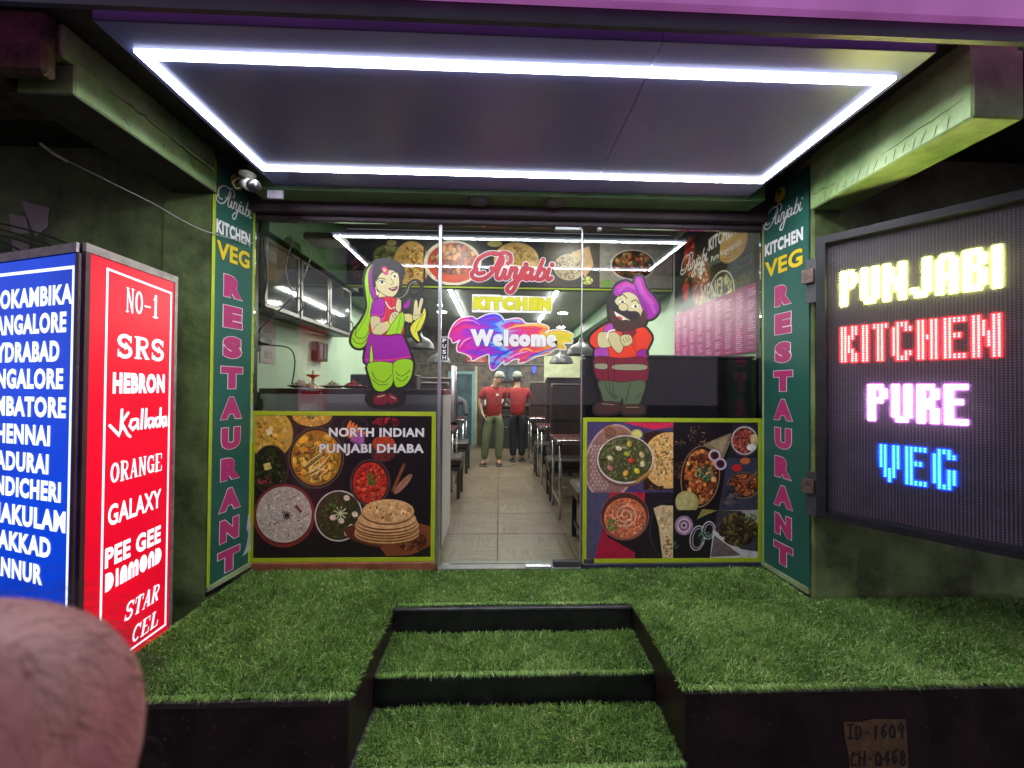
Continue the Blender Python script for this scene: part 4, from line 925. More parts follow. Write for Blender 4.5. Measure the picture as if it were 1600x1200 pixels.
quad_uv(FAC, -1.726, 0.091, -0.483, 1.097, 0.0115, 'food_print', left_food(), lp)
fx5 = px_map(280, 560, 3.0)
for i, (tx, bx_) in enumerate((("NORTH INDIAN", (722, 368, 1155, 326)), ("PUNJABI DHABA", (680, 441, 1155, 400)))):
    (a, b0), (c, b1) = fx5(bx_[0], bx_[1]), fx5(bx_[2], bx_[3])
    q = MB(); put_text(q, FAC, tx, a, b0, c, b1, 0.0122, 0.04, grow=0.022); q.build('letter_shade', M['black'], lp)
    q = MB(); put_text(q, FAC, tx, a, b0, c, b1, 0.0131, 0.04); q.build('lettering', M['white'], lp)
rp = thing('food_poster', 'lime bordered poster of curry bowls, chickpeas and flatbread right of the door', 'poster', (1.28, -0.01, 0.04))
slab_on(FAC, 0.612, 1.946, 0.038, 1.093, 0.0012, 0.010).build('board', M['black'], rp)
border('border', FAC, 0.612, 1.946, 0.038, 1.093, 0.030, M['lime'], rp, 0.0105, 0.014)
quad_uv(FAC, 0.643, 0.069, 1.915, 1.062, 0.0115, 'food_print', right_food(), rp)

# ------------------------------------------------------------------ pillar banners
def banner(F, wd_, side, mirror_border):
    nm = 'left' if side < 0 else 'right'
    t = thing('pillar_banner', ('dark green RESTAURANT banner on the left pillar under the security camera, its lower edge torn' if side < 0 else 'dark green RESTAURANT banner on the right pillar beside the dot matrix board'), 'banner', F.p(wd_ / 2, 0.1))
    zb0, zb1 = (0.055, 0.075) if side < 0 else (0.055, 0.06)      # slanted lower edge: left end, right end
    top = 2.735
    A = Art(F, lambda x, y: (x, y), 0.0)
    q = MB()
    pts = [(0.0, zb0), (wd_, zb1), (wd_, top), (0.0, top)]
    v = [F.p(*p_, 0.001) for p_ in pts] + [F.p(*p_, 0.006) for p_ in pts]
    q.add(v, [(0, 3, 2, 1), (4, 5, 6, 7), (0, 1, 5, 4), (1, 2, 6, 5), (2, 3, 7, 6), (3, 0, 4, 7)])
    q.build('sheet', M['teal'], t)
    A = Art(F, lambda x, y: (x, y), 0.0062, 0.0001)
    lw = 0.022
    if side < 0: A.fill([(0.0, zb0), (lw, zb0 + .003), (lw, top), (0, top)], M['lime'], sm=False)
    else: A.fill([(0.0, zb0), (0.016, zb0 - .003), (0.016, top), (0, top)], mat('pale lime border', (0.35, 0.45, 0.16), 0.4), sm=False)
    if side < 0: A.fill([(wd_ - .018, zb1), (wd_, zb1), (wd_, top), (wd_ - .018, top)], M['lime'], sm=False)
    A.build('border', t)
    # emblem
    A = Art(F, lambda x, y: (x, y), 0.0066, 0.0002)
    A.oval(0.165, 2.665, 0.045, 0.050, M['yellow'], n=28)
    A.fill([(0.150, 2.690), (0.165, 2.700), (0.180, 2.690), (0.176, 2.672), (0.165, 2.664), (0.154, 2.672)], M['black'])
    A.oval(0.165, 2.678, 0.006, 0.006, M['yellow'], n=10)
    A.line([(0.142, 2.643), (0.155, 2.648), (0.165, 2.641), (0.178, 2.648), (0.188, 2.642)], 0.004, M['black'])
    A.build('emblem', t)
    # script word
    A = Art(F, lambda x, y: (x, y), 0.0072, 0.00004)
    fx = lambda x, y: (0.022 + (x - 255) / 600 * 0.275 * (wd_ / 0.325), 2.605 - (y - 250) / 290 * 0.195)
    script_word(A, fx, 17, M['white']); A.build('script_word', t)
    q = MB(); put_text(q, F, "KITCHEN", 0.026, 2.275, wd_ - 0.042, 2.365, 0.0074, 0.05); q.build('lettering', M['white'], t)
    q = MB(); put_text(q, F, "VEG", 0.03, 2.115, wd_ - 0.045, 2.232, 0.0072, 0.035, grow=0.02); q.build('letter_shade', M['black'], t)
    q = MB(); put_text(q, F, "VEG", 0.03, 2.115, wd_ - 0.045, 2.232, 0.0080, 0.035); q.build('lettering', M['yellow'], t)
    q1, q2 = MB(), MB(); z0, z1 = 2.03, (0.085 if side < 0 else 0.11); stp = (z0 - z1) / 9.72
    for i, c in enumerate("RESTAURANT"):
        zt_ = z0 - i * stp; xw = 0.070 if c not in 'AT' else 0.080
        cx = wd_ * 0.48; zb_ = zt_ - stp * 0.72
        put_text(q1, F, c, cx - xw, zb_, cx + xw, zt_, 0.0072, 0.085, grow=0.022); put_text(q2, F, c, cx - xw, zb_, cx + xw, zt_, 0.0080, 0.085)
    q1.build('letter_outline', M['white'], t); q2.build('lettering', M['pinkletter'], t)
    # torn strip and dark base under it
    q = MB(); v = [F.p(a, b_, h_) for h_ in (0.002, 0.012) for a, b_ in ((0.0, 0.0), (wd_, 0.0), (wd_, zb1 - 0.04), (0.0, zb0 - 0.03))]
    q.add(v, [(0, 3, 2, 1), (4, 5, 6, 7), (0, 1, 5, 4), (1, 2, 6, 5), (2, 3, 7, 6), (3, 0, 4, 7)]); q.build('base_board', M['riser_black'], t)
    q = MB(); v = [F.p(a, b_, h_) for h_ in (0.002, 0.016) for a, b_ in ((0.0, zb0 - 0.028), (wd_, zb1 - 0.038), (wd_, zb1 - 0.004), (0.0, zb0 - 0.002))]
    q.add(v, [(0, 3, 2, 1), (4, 5, 6, 7), (0, 1, 5, 4), (1, 2, 6, 5), (2, 3, 7, 6), (3, 0, 4, 7)]); q.build('bottom_strip', mat('pale green strip', (0.30, 0.38, 0.20), 0.5, var=0.3), t)
    return t
FL_ = Frame((-1.809, -0.345, 0), (0.0665, 0.32, 0)); FR_ = Frame((1.9385, -0.04, 0), (0.029, -0.42, 0))
bl = banner(FL_, 0.322, -1, 1)
A = Art(FL_, lambda x, y: (x, y), 0.0085, 0.0002)
A.fill([(0.322, 0.155), (0.255, 0.135), (0.285, 0.19), (0.30, 0.26), (0.290, 0.33), (0.312, 0.37), (0.322, 0.34)], mat('peeled banner back', (0.36, 0.42, 0.36), 0.6, var=0.3), sm=False)
A.build('torn_patch', bl); A = Art(FL_, lambda x, y: (x, y), 0.0090, 0.0002)
A.fill([(0.285, 0.30), (0.318, 0.32), (0.312, 0.39), (0.300, 0.42), (0.290, 0.36)], mat('torn paper', (0.55, 0.50, 0.52), 0.6, var=0.2), sm=False)
A.build('torn_patch', bl); A = Art(FL_, lambda x, y: (x, y), 0.0095, 0.0002)
A.fill([(0.322, 0.9), (0.308, 0.92), (0.310, 1.08), (0.303, 1.16), (0.322, 1.2)], mat('torn banner edge', (0.42, 0.45, 0.35), 0.6, var=0.3), sm=False)
A.build('torn_patch', bl)
br = banner(FR_, 0.395, 1, 1)

# ------------------------------------------------------------------ bus company light box on the left
bs_ = thing('light_box_sign', 'tall lit box sign with blue city list and red bus name list', 'sign', (-2.1, -0.95, -0.2))
FB = Frame((-1.757, -1.142, 0), (0.952, -0.305, 0)); FRD = Frame((-1.744, -1.135, 0), (-0.064, 1, 0))
c0 = (-1.757, -1.13); rv = Vector((0.952, -0.305)).normalized()
# body
far = (c0[0] - rv.x * 0.95, c0[1] - rv.y * 0.95)
q = MB(); bz0, bz1 = -0.30, 1.90
base = [(c0[0], c0[1]), (c0[0] - .032, -0.635), (far[0], -0.60), far]
q.add([(x, y, z) for z in (bz0, bz1) for x, y in base], [(3, 2, 1, 0), (4, 5, 6, 7), (0, 1, 5, 4), (1, 2, 6, 5), (2, 3, 7, 6), (3, 0, 4, 7)])
q.build('box_body', M['steel_grey'], bs_)
slab_on(FRD, 0.022, 0.482, -0.16, 1.862, -0.010, 0.001).build('red_panel', M['sign_red'], bs_)
slab_on(FB, -0.86, -0.014, -0.10, 1.852, 0.0, 0.004).build('blue_panel', M['sign_blue'], bs_)
q = MB()
for a, b_, c, d in ((0.0, 0.502, 1.864, 1.900), (0.483, 0.502, -0.18, 1.863)): slab_on(FRD, a, b_, c, d, -0.008, 0.006, q)
slab_on(FB, -0.90, -0.002, 1.856, 1.895, 0.0, 0.010, q)
q.build('frame', mat('dull aluminium frame', (0.34, 0.30, 0.29), 0.4, metal=0.5, var=0.25, scale=20), bs_)
q = MB(); slab_on(FRD, 0.0, 0.021, -0.18, 1.863, -0.008, 0.005, q); slab_on(FB, -0.011, 0.012, -0.18, 1.85, 0.0, 0.008, q); q.build('corner_post', mat('dark corner post', (0.07, 0.03, 0.035), 0.4, var=0.3), bs_)
A = Art(FRD, lambda x, y: (x, y), 0.0016, 0.0001)
bw_ = 0.010
for p_ in ([(0.10, 0.02), (0.10, 1.825)], [(0.462, 0.02), (0.462, 1.805)]): A.line(p_, bw_, M['sign_white'], sm=False, cap=False)
A.line([(0.096, 1.820), (0.466, 1.800)], bw_, M['sign_white'], sm=False, cap=False); A.line([(0.20, 0.035), (0.466, 0.025)], bw_, M['sign_white'], sm=False, cap=False)
A.build('white_line', bs_)
A = Art(FB, lambda x, y: (x, y), 0.0046, 0.0001)
A.line([(-0.85, 1.80), (-0.022, 1.795)], 0.014, M['sign_white'], sm=False, cap=False); A.line([(-0.028, 1.79), (-0.028, -0.05)], 0.014, M['sign_white'], sm=False, cap=False)
A.build('white_line', bs_)
ROWS = [("MOOKAMBIKA", .000, 1.728, 1.640, .66), ("MANGALORE", .036, 1.612, 1.522, .57), ("HYDRABAD", .078, 1.490, 1.400, .51), ("BANGALORE", .049, 1.372, 1.282, .60), ("COIMBATORE", .028, 1.250, 1.160, .70), ("CHENNAI", .128, 1.128, 1.038, .46),
        ("MADURAI", .134, 1.005, 0.918, .45), ("PONDICHERI", .049, 0.893, 0.805, .60), ("ERNAKULAM", .014, 0.773, 0.682, .66), ("PALAKKAD", .108, 0.652, 0.566, .55), ("KANNUR", .159, 0.532, 0.445, .43)]
for tx, r_, zt_, zb_, w_ in ROWS:
    q = MB(); put_text(q, FB, tx, -0.030 - r_ - w_, zb_, -0.030 - r_, zt_, 0.0054, 0.045); q.build('city_name', M['sign_white'], bs_)
A = Art(FRD, lambda x, y: (x, y), 0.0020, 0.00008)
put_slab(A, "NO-1", 0.19, 1.645, 0.385, 1.765, M['sign_white'], 1.0); A.build('bus_name', bs_); A = Art(FRD, lambda x, y: (x, y), 0.0020, 0.00008)
put_slab(A, "SRS", 0.145, 1.43, 0.425, 1.54, M['sign_white'], 1.05); A.build('bus_name', bs_); A = Art(FRD, lambda x, y: (x, y), 0.0020, 0.00008)
put_slab(A, "ORANGE", 0.13, 0.855, 0.42, 0.950, M['sign_white'], 1.1); A.build('bus_name', bs_); A = Art(FRD, lambda x, y: (x, y), 0.0020, 0.00008)
put_slab(A, "STAR", 0.21, 0.185, 0.41, 0.27, M['sign_white'], 1.05, 0.2); A.build('bus_name', bs_); A = Art(FRD, lambda x, y: (x, y), 0.0020, 0.00008)
put_slab(A, "CEL", 0.25, 0.055, 0.41, 0.135, M['sign_white'], 1.05, 0.2); A.build('bus_name', bs_); A = Art(FRD, lambda x, y: (x, y), 0.0020, 0.00008)
A.fx = lambda x, y: (x, y)
# flowing bus name in slanted strokes
KL = [[(.02, .48), (.10, .28), (.16, .12), (.19, .30), (.20, .98)], [(.20, .55), (.30, .86)], [(.20, .52), (.30, .10), (.34, .02)], [(.44, .62), (.36, .60), (.33, .40), (.38, .26), (.45, .40), (.46, .62), (.47, .26)], [(.54, .95), (.53, .26)], [(.61, .95), (.60, .26)],
      [(.72, .60), (.66, .58), (.64, .40), (.68, .26), (.73, .38), (.74, .60), (.75, .26)], [(.86, .60), (.80, .58), (.78, .40), (.82, .26), (.87, .38), (.87, .26)], [(.88, .95), (.87, .26)], [(.98, .60), (.93, .58), (.91, .40), (.94, .26), (.98, .40), (.99, .60), (1.0, .26)]]
for st_ in KL: A.line([(0.118 + x * 0.325, 1.055 + y * 0.135) for x, y in st_], 0.0135, M['sign_white'], sm=False)
A.build('bus_name', bs_); A = Art(FRD, lambda x, y: (x, y), 0.0020, 0.00008)
# heavy rounded deco word
def deco(ch, x, w_, z, h_):
    f = lambda pts: [(x + a * w_, z + b_ * h_) for a, b_ in pts]
    if ch == 'D': A.fill(f([(0, 0), (.3, 0)] + arc(.35, .5, .62, .5, -90, 90, 10) + [(0, 1)]), M['sign_white'], sm=False)
    if ch == 'I': A.fill(f([(.2, 0), (.75, 0), (.75, 1), (.2, 1)]), M['sign_white'], sm=False)
    if ch == 'A': A.fill(f([(0, 0), (0, .6)] + arc(.5, .55, .48, .45, 180, 0, 10)[0:] + [(1, 0), (.62, 0), (.62, .3), (.5, .3), (.5, 0)]), M['sign_white'], sm=False)
    if ch == 'M': A.fill(f([(0, 0), (0, .7)] + arc(.27, .68, .26, .3, 180, 0, 8) + arc(.77, .68, .23, .3, 180, 0, 8) + [(1, 0), (.72, 0), (.72, .6), (.6, .6), (.6, 0), (.42, 0), (.42, .6), (.3, .6), (.3, 0)]), M['sign_white'], sm=False)
    if ch == 'O': A.fill(f(arc(.5, .5, .5, .52, 0, 340, 18)), M['sign_white'], sm=False)
    if ch == 'N': A.fill(f([(0, 0), (0, .6)] + arc(.5, .55, .48, .45, 180, 0, 10) + [(1, 0), (.62, 0), (.62, .6), (.4, .6), (.4, 0)]), M['sign_white'], sm=False)
xs = 0.118
for c, w_ in zip("DIAMOND", (.046, .026, .042, .062, .050, .042, .046)): deco(c, xs, w_ * .9, 0.375, 0.082); xs += w_
A.build('bus_name', bs_)
q = MB(); put_text(q, FRD, "HEBRON", 0.135, 1.262, 0.428, 1.362, 0.0020, 0.06, shear=0.0); q.build('bus_name', M['sign_white'], bs_)
q = MB(); put_text(q, FRD, "GALAXY", 0.125, 0.665, 0.418, 0.762, 0.0020, 0.025); q.build('bus_name', M['sign_white'], bs_)
q = MB(); put_text(q, FRD, "PEE GEE", 0.115, 0.480, 0.420, 0.572, 0.0020, 0.04); q.build('bus_name', M['sign_white'], bs_)
# wall bracket behind the sign box
bk = thing('wall_bracket', 'pale metal wall bracket between the red sign face and the left pillar', 'bracket', (-2.0, -0.36, 0.4))
q = MB(); q.box(-2.045, -2.018, -0.362, -0.346, 0.33, 0.66, bev=0.003); q.box(-2.13, -2.046, -0.372, -0.348, 0.47, 0.51, bev=0.003); q.build('plate', mat('pale bracket paint', (0.38, 0.38, 0.33), 0.5, var=0.3), bk)
q = MB()
for z in (0.36, 0.62): q.lathe((-2.031, -0.366, z), [(0.006, 0), (0.005, -0.003), (0.0001, -0.004)], 8, axis='y')
q.build('screw', M['steel_grey'], bk)

# ------------------------------------------------------------------ dot matrix board on the right
ld = thing('led_board', 'black dot matrix board lit with PUNJABI KITCHEN PURE VEG in coloured letters', 'sign', (2.2, -0.8, 0.53))
FLd = Frame((1.955, -0.505, 0), (0.48, -0.6, 0))
LW_, LH0, LH1 = 1.05, 0.535, 2.235
slab_on(FLd, 0.0, LW_, LH0, LH1, -0.10, -0.020).build('cabinet', M['black'], ld)
mpan = mat('dark panel face', (0.03, 0.022, 0.035), 0.5, var=0.3)
slab_on(FLd, 0.045, LW_ - 0.04, LH0 + 0.04, LH1 - 0.045, -0.019, -0.012).build('dot_panel', mpan, ld)
q = MB()
for a in ((0.0, 0.044, LH0, LH1), (LW_ - 0.04, LW_, LH0, LH1), (0.045, LW_ - 0.041, LH1 - 0.044, LH1), (0.045, LW_ - 0.041, LH0, LH0 + 0.039)): slab_on(FLd, *a, -0.019, 0.040, q)
q.build('frame', mat('black steel frame', (0.014, 0.014, 0.018), 0.5, metal=0.3, var=0.3, scale=14), ld)
PAT = {
 'P': ["11110", "11011", "11011", "11110", "11000", "11000", "11000", "11000"], 'U': ["11011"] * 7 + ["01110"], 'N': ["110011", "111011", "111011", "111111", "110111", "110111", "110011", "110011"],
 'J': ["00011", "00011", "00011", "00011", "00011", "00011", "11011", "01110"], 'A': ["01110", "11011", "11011", "11011", "11111", "11011", "11011", "11011"], 'B': ["11110", "11011", "11011", "11110", "11011", "11011", "11011", "11110"],
 'I': ["11"] * 8, 'K': ["11011", "11011", "11110", "11100", "11100", "11110", "11011", "11011"], 'T': ["1111", "0110", "0110", "0110", "0110", "0110", "0110", "0110"], 'C': ["01110", "11011", "11000", "11000", "11000", "11000", "11011", "01110"],
 'H': ["11011", "11011", "11011", "11111", "11011", "11011", "11011", "11011"], 'E': ["11111", "11000", "11000", "11110", "11000", "11000", "11000", "11111"], 'R': ["11110", "11011", "11011", "11110", "11110", "11011", "11011", "11011"],
 'V': ["11011", "11011", "11011", "11011", "11011", "01110", "01110", "00100"], 'G': ["01110", "11011", "11000", "11000", "11011", "11011", "11011", "01110"]}
PIT = 0.0128
lit = set()
def led_word(txt, x0, x1, z0, z1, cm, hm, cs_=.36):
    rows = 16; n = sum(len(PAT[c][0]) + 1 for c in txt) - 1
    px_ = (x1 - x0) / n; q = MB(); hq = MB(); c0_ = 0; pz = (z1 - z0) / rows
    for c in txt:
        for r in range(rows):
            rowp = PAT[c][r // 2]
            for k, b_ in enumerate(rowp):
                if b_ != '1': continue
                for sub in (0.0,):
                    X = x0 + (c0_ + k + 0.5) * px_; Z = z1 - (r + 0.5) * pz
                    v = [FLd.p(X + a * px_ * cs_, Z + d * pz * cs_, h_) for h_ in (-0.0105, -0.004) for a, d in ((-1, 0), (-.5, -1), (.5, -1), (1, 0), (.5, 1), (-.5, 1))]
                    q.add(v, [(i, (i + 1) % 6, 6 + (i + 1) % 6, 6 + i) for i in range(6)] + [(6, 7, 8, 9, 10, 11)])
                    v = [FLd.p(X + a * px_ * .56, Z + d * pz * .56, -0.0112) for a, d in ((-1, -1), (1, -1), (1, 1), (-1, 1))]
                    hq.add(v, [(0, 1, 2, 3)]); lit.add((X, Z))
        c0_ += len(PAT[c][0]) + 1
    q.build('lit_dots', cm, ld, kind='stuff'); hq.build('dot_halo', hm, ld, kind='stuff')  # halo around each lit dot put in as flat emissive squares
led_word("PUNJABI", 0.107, 0.703, 1.803, 2.008, emis('led yellow', (1.0, 1.0, 0.42), 14.0), emis('led yellow halo', (0.75, 1.0, 0.05), 6.0), .46)
led_word("KITCHEN", 0.106, 0.700, 1.470, 1.680, emis('led red', (1.0, 0.36, 0.22), 4.0), emis('led red halo', (1.0, 0.004, 0.02), 6.0), .27)
led_word("PURE", 0.226, 0.596, 1.135, 1.338, emis('led magenta', (1.0, 0.6, 1.0), 12.0), emis('led magenta halo', (0.7, 0.05, 1.0), 8.0), .44)
led_word("VEG", 0.272, 0.556, 0.800, 1.005, emis('led cyan', (0.12, 0.62, 1.0), 3.0), emis('led blue halo', (0.0, 0.02, 1.0), 9.0), .27)
q = MB()
litc = {(int(a / .016), int(b_ / .016)) for a, b_ in lit}
nx_, nz_ = int((LW_ - 0.10) / PIT), int((LH1 - LH0 - 0.10) / PIT)
for i in range(nx_):
    for j in range(nz_):
        X = 0.052 + (i + .5) * PIT; Z = LH0 + 0.048 + (j + .5) * PIT
        if (int(X / .016), int(Z / .016)) in litc: continue
        q.add([FLd.p(X + a * .0026, Z + d * .0030, -0.008) for a, d in ((-1, -1), (1, -1), (1, 1), (-1, 1))] + [FLd.p(X, Z + .0045, -0.0115)], [(0, 1, 2, 3), (2, 3, 4)])
q.build('unlit_dots', mat('unlit diode lens', (0.16, 0.12, 0.17), 0.25, var=0.2), ld, kind='stuff')
# added clear sheet that spreads a little diode light into a soft glow
mc = bpy.data.materials.new('added glow sheet'); mc.use_nodes = True; ntc = mc.node_tree; ntc.nodes.clear(); L = ntc.links.new
oc_ = ntc.nodes.new("ShaderNodeOutputMaterial"); tr_ = ntc.nodes.new("ShaderNodeBsdfTransparent"); rf_ = ntc.nodes.new("ShaderNodeBsdfRefraction"); rf_.inputs["Roughness"].default_value = 0.85; rf_.inputs["IOR"].default_value = 1.35
mxc = ntc.nodes.new("ShaderNodeMixShader"); mxc.inputs[0].default_value = 0.07; L(tr_.outputs[0], mxc.inputs[1]); L(rf_.outputs[0], mxc.inputs[2]); L(mxc.outputs[0], oc_.inputs[0])
slab_on(FLd, 0.046, LW_ - 0.041, LH0 + 0.041, LH1 - 0.046, 0.032, 0.035).build('glow_sheet', mc, ld)
# hinges on the left edge of the board
for z in (2.02, 0.70): slab_on(FLd, -0.055, -0.004, z - 0.17, z + 0.10, -0.014, 0.004).build('hinge_plate', M['steel_grey'], ld)
for z in (2.02, 0.72):
    q = MB(); slab_on(FLd, -0.075, -0.015, z - 0.05, z + 0.035, 0.005, 0.028, q); q.build('latch', mat('worn rusty latch', (0.13, 0.085, 0.07), 0.5, metal=0.4, var=0.5, scale=30), ld)

# ------------------------------------------------------------------ security camera and cables
cc = thing('security_camera', 'white bullet security camera mounted on top of the left pillar banner', 'camera', (-1.60, -0.43, 2.6))
q = MB(); q.lathe((-1.545, -0.42, 2.598), [(0.045, 0), (0.045, -0.012), (0.03, -0.022), (0.012, -0.026), (0.0005, -0.026)], 20); q.build('mount', M['white_plastic'], cc, smooth=True)
q = MB(); q.tube([(-1.545, -0.42, 2.575), (-1.54, -0.43, 2.54), (-1.53, -0.44, 2.52)], 0.014, 10); q.build('arm', M['white_plastic'], cc, smooth=True)
q = MB(); q.tube([(-1.575, -0.41, 2.548), (-1.52, -0.45, 2.515), (-1.47, -0.485, 2.492)], [0.024, 0.034, 0.036], 16); q.build('housing', M['white_plastic'], cc, smooth=True)
q = MB(); q.tube([(-1.470, -0.485, 2.4915), (-1.452, -0.498, 2.484)], [0.0375, 0.037], 16); q.build('lens', M['black_plastic'], cc, smooth=True)
q = MB(); q.tube([(-1.55, -0.41, 2.57), (-1.61, -0.40, 2.585), (-1.64, -0.41, 2.55), (-1.62, -0.41, 2.51), (-1.58, -0.41, 2.52)], 0.004, 8); q.build('cable', M['cable_pale'], cc, smooth=True)
MB().box(-1.50, -1.40, -0.30, -0.283, 2.51, 2.565, bev=0.003).build('junction_plate', mat('dull lilac plate', (0.28, 0.25, 0.32), 0.5), cc)

def wire(name, label, pts, r, m, cat='cable', group=None):
    # Catmull-Rom through 3D points
    P = [Vector(p) for p in pts]; q_ = [P[0]] + P + [P[-1]]; out = []
    for i in range(1, len(q_) - 2):
        for t in range(8):
            t /= 8; a, b_, c, d = q_[i - 1], q_[i], q_[i + 1], q_[i + 2]
            out.append(0.5 * ((2 * b_) + (c - a) * t + (2 * a - 5 * b_ + 4 * c - d) * t * t + (3 * b_ - a - 3 * c + d) * t ** 3))
    out.append(P[-1])
    q = MB(); q.tube(out, r, 6); o = q.build(name, m, smooth=True); o["label"] = label; o["category"] = cat
    if group: o["group"] = group
    return o
wire('hanging_cable', 'thin pale cable sagging from the dark soffit to the left pillar banner', [(-2.30, -0.75, 2.49), (-2.15, -0.62, 2.42), (-2.02, -0.52, 2.36), (-1.86, -0.42, 2.27), (-1.78, -0.30, 2.26), (-1.72, -0.06, 2.30)], 0.0035, M['cable_pale'])
q = MB(); q.tube([(-2.345, -0.78, 2.53), (-2.31, -0.755, 2.495), (-2.275, -0.72, 2.475)], 0.008, 6); o = q.build('cable_joint', mat('pale tape', (0.55, 0.60, 0.45), 0.6)); o["label"] = 'pale taped joint at the upper end of the sagging cable'; o["category"] = 'cable joint'
for i in range(7):
    z = 2.24 - i * 0.035
    wire('loose_cable', 'dark loose cable in the bundle running above the blue and red box sign', [(-3.6, -0.45, z + 0.16 + random.uniform(-.05, .08)), (-3.2, -0.5, z + random.uniform(-.02, .08)), (-2.85, -0.52, z - 0.02), (-2.55, -0.52 - i * .02, z - 0.12 + random.uniform(-.02, .03)), (-2.15, -0.60, 1.96 - i * .008)], 0.006, M['cable'], group='cables bundled above the box sign')
for i, (lb, pts) in enumerate((('larger faded bill pasted on the dark wall above the box sign', [(-2.97, 2.44), (-2.80, 2.40), (-2.81, 2.28), (-2.88, 2.22), (-2.93, 2.34)]), ('small torn bill below the larger one on the dark wall', [(-3.04, 2.36), (-2.94, 2.34), (-2.92, 2.24), (-3.02, 2.23)]),
                  ('narrow torn bill between the cables above the blue sign face', [(-3.02, 2.20), (-2.92, 2.17), (-2.90, 2.02), (-3.01, 2.04)]), ('lowest torn bill behind the cable bundle', [(-3.01, 1.98), (-2.88, 1.98), (-2.88, 1.84), (-3.02, 1.85)]))):
    q = MB(); n = len(pts); q.add([(x, -0.3345, z) for x, z in pts] + [(x, -0.3325, z) for x, z in pts], [tuple(range(n))] + [(k, (k + 1) % n, n + (k + 1) % n, n + k) for k in range(n)])
    o = q.build('torn_bill', M['paper']); o["label"] = lb; o["category"] = 'poster'; o["group"] = 'torn bills on the left wall'
sb = wire('black_cable', 'black cable hanging down the green wall between box sign and banner', [(-2.06, -0.36, 1.86), (-2.02, -0.355, 1.6), (-2.0, -0.352, 1.2), (-2.015, -0.352, 0.9)], 0.005, M['cable'])

# painted patch with house number text on the platform front
pt = thing('number_patch', 'tan patch with handwritten ID and CH numbers on the dark platform front', 'sign', (1.67, -1.15, -0.4))
FP = Frame((0, -1.146, 0), (1, 0, 0))
A = Art(FP, lambda x, y: (x, y), 0.0008, 0.0004)
A.fill([(1.520, -0.150), (1.60, -0.152), (1.66, -0.140), (1.805, -0.146), (1.815, -0.30), (1.812, -0.42), (1.55, -0.42), (1.545, -0.30), (1.528, -0.22)], M['cardboard'], sm=False); A.build('patch', pt)
def hand(A_, ch, x, z, w_, h_, m):
    G = {'I': [[(.2, 1), (.8, 1)], [(.5, 1), (.5, 0)], [(.2, 0), (.8, 0)]], 'D': [[(.15, 0), (.15, 1), (.6, .9), (.8, .5), (.6, .1), (.15, 0)]], '.': [[(.4, .35), (.55, .35)]], '1': [[(.4, .8), (.55, 1), (.5, 0)]], '6': [[(.75, .95), (.4, .8), (.2, .3), (.45, 0), (.75, .2), (.6, .5), (.25, .4)]],
         '0': [[(.5, 1), (.15, .6), (.3, .05), (.7, .05), (.85, .6), (.5, 1)]], '9': [[(.75, .6), (.45, .5), (.2, .75), (.5, 1), (.78, .8), (.7, 0)]], 'C': [[(.85, .85), (.5, 1), (.15, .6), (.25, .1), (.8, .1)]], 'H': [[(.15, 1), (.15, 0)], [(.15, .5), (.85, .5)], [(.85, 1), (.8, 0)]],
         'M': [[(.1, 0), (.2, 1), (.5, .3), (.8, 1), (.9, 0)]], '4': [[(.65, 0), (.65, 1), (.1, .35), (.9, .35)]], '8': [[(.5, .5), (.2, .75), (.5, 1), (.8, .75), (.5, .5), (.15, .2), (.5, 0), (.85, .2), (.5, .5)]]}
    for st_ in G[ch]: A_.line([(x + a * w_, z + b_ * h_) for a, b_ in st_], 0.009, m, sm=False)
A = Art(FP, lambda x, y: (x, y), 0.0020, 0.0001); ink = mat('dark brush paint', (0.02, 0.012, 0.01), 0.8)
for i, c in enumerate("ID.1609"): hand(A, c, 1.535 + i * 0.038, -0.222 - (i % 2) * .004, 0.034, 0.058, ink)
for i, c in enumerate("CH.0468"): hand(A, c, 1.55 + i * 0.037, -0.345 + (i % 3) * .005, 0.034, 0.060, ink)
A.build('lettering', pt)

# ------------------------------------------------------------------ artificial turf
def turf_mat_():
    m, nt, b = principled('artificial grass blade'); L = nt.links.new
    at = nt.nodes.new("ShaderNodeAttribute"); at.attribute_name = "shade"
    r = nt.nodes.new("ShaderNodeValToRGB"); e = r.color_ramp
    e.elements[0].position = 0; e.elements[0].color = (0.065, 0.14, 0.032, 1); e.elements[1].position = 1; e.elements[1].color = (0.62, 0.68, 0.32, 1)
    for p_, c in ((0.35, (0.155, 0.32, 0.055)), (0.65, (0.26, 0.47, 0.105)), (0.88, (0.38, 0.56, 0.17))):
        k = e.elements.new(p_); k.color = (*c, 1)
    L(at.outputs["Fac"], r.inputs[0]); L(r.outputs[0], b.inputs["Base Color"]); b.inputs["Roughness"].default_value = 0.42
    b.inputs["Specular IOR Level"].default_value = 0.35
    return m
TM = turf_mat_(); TB = mat('turf backing', (0.02, 0.035, 0.012), 0.9, var=0.4, scale=30)
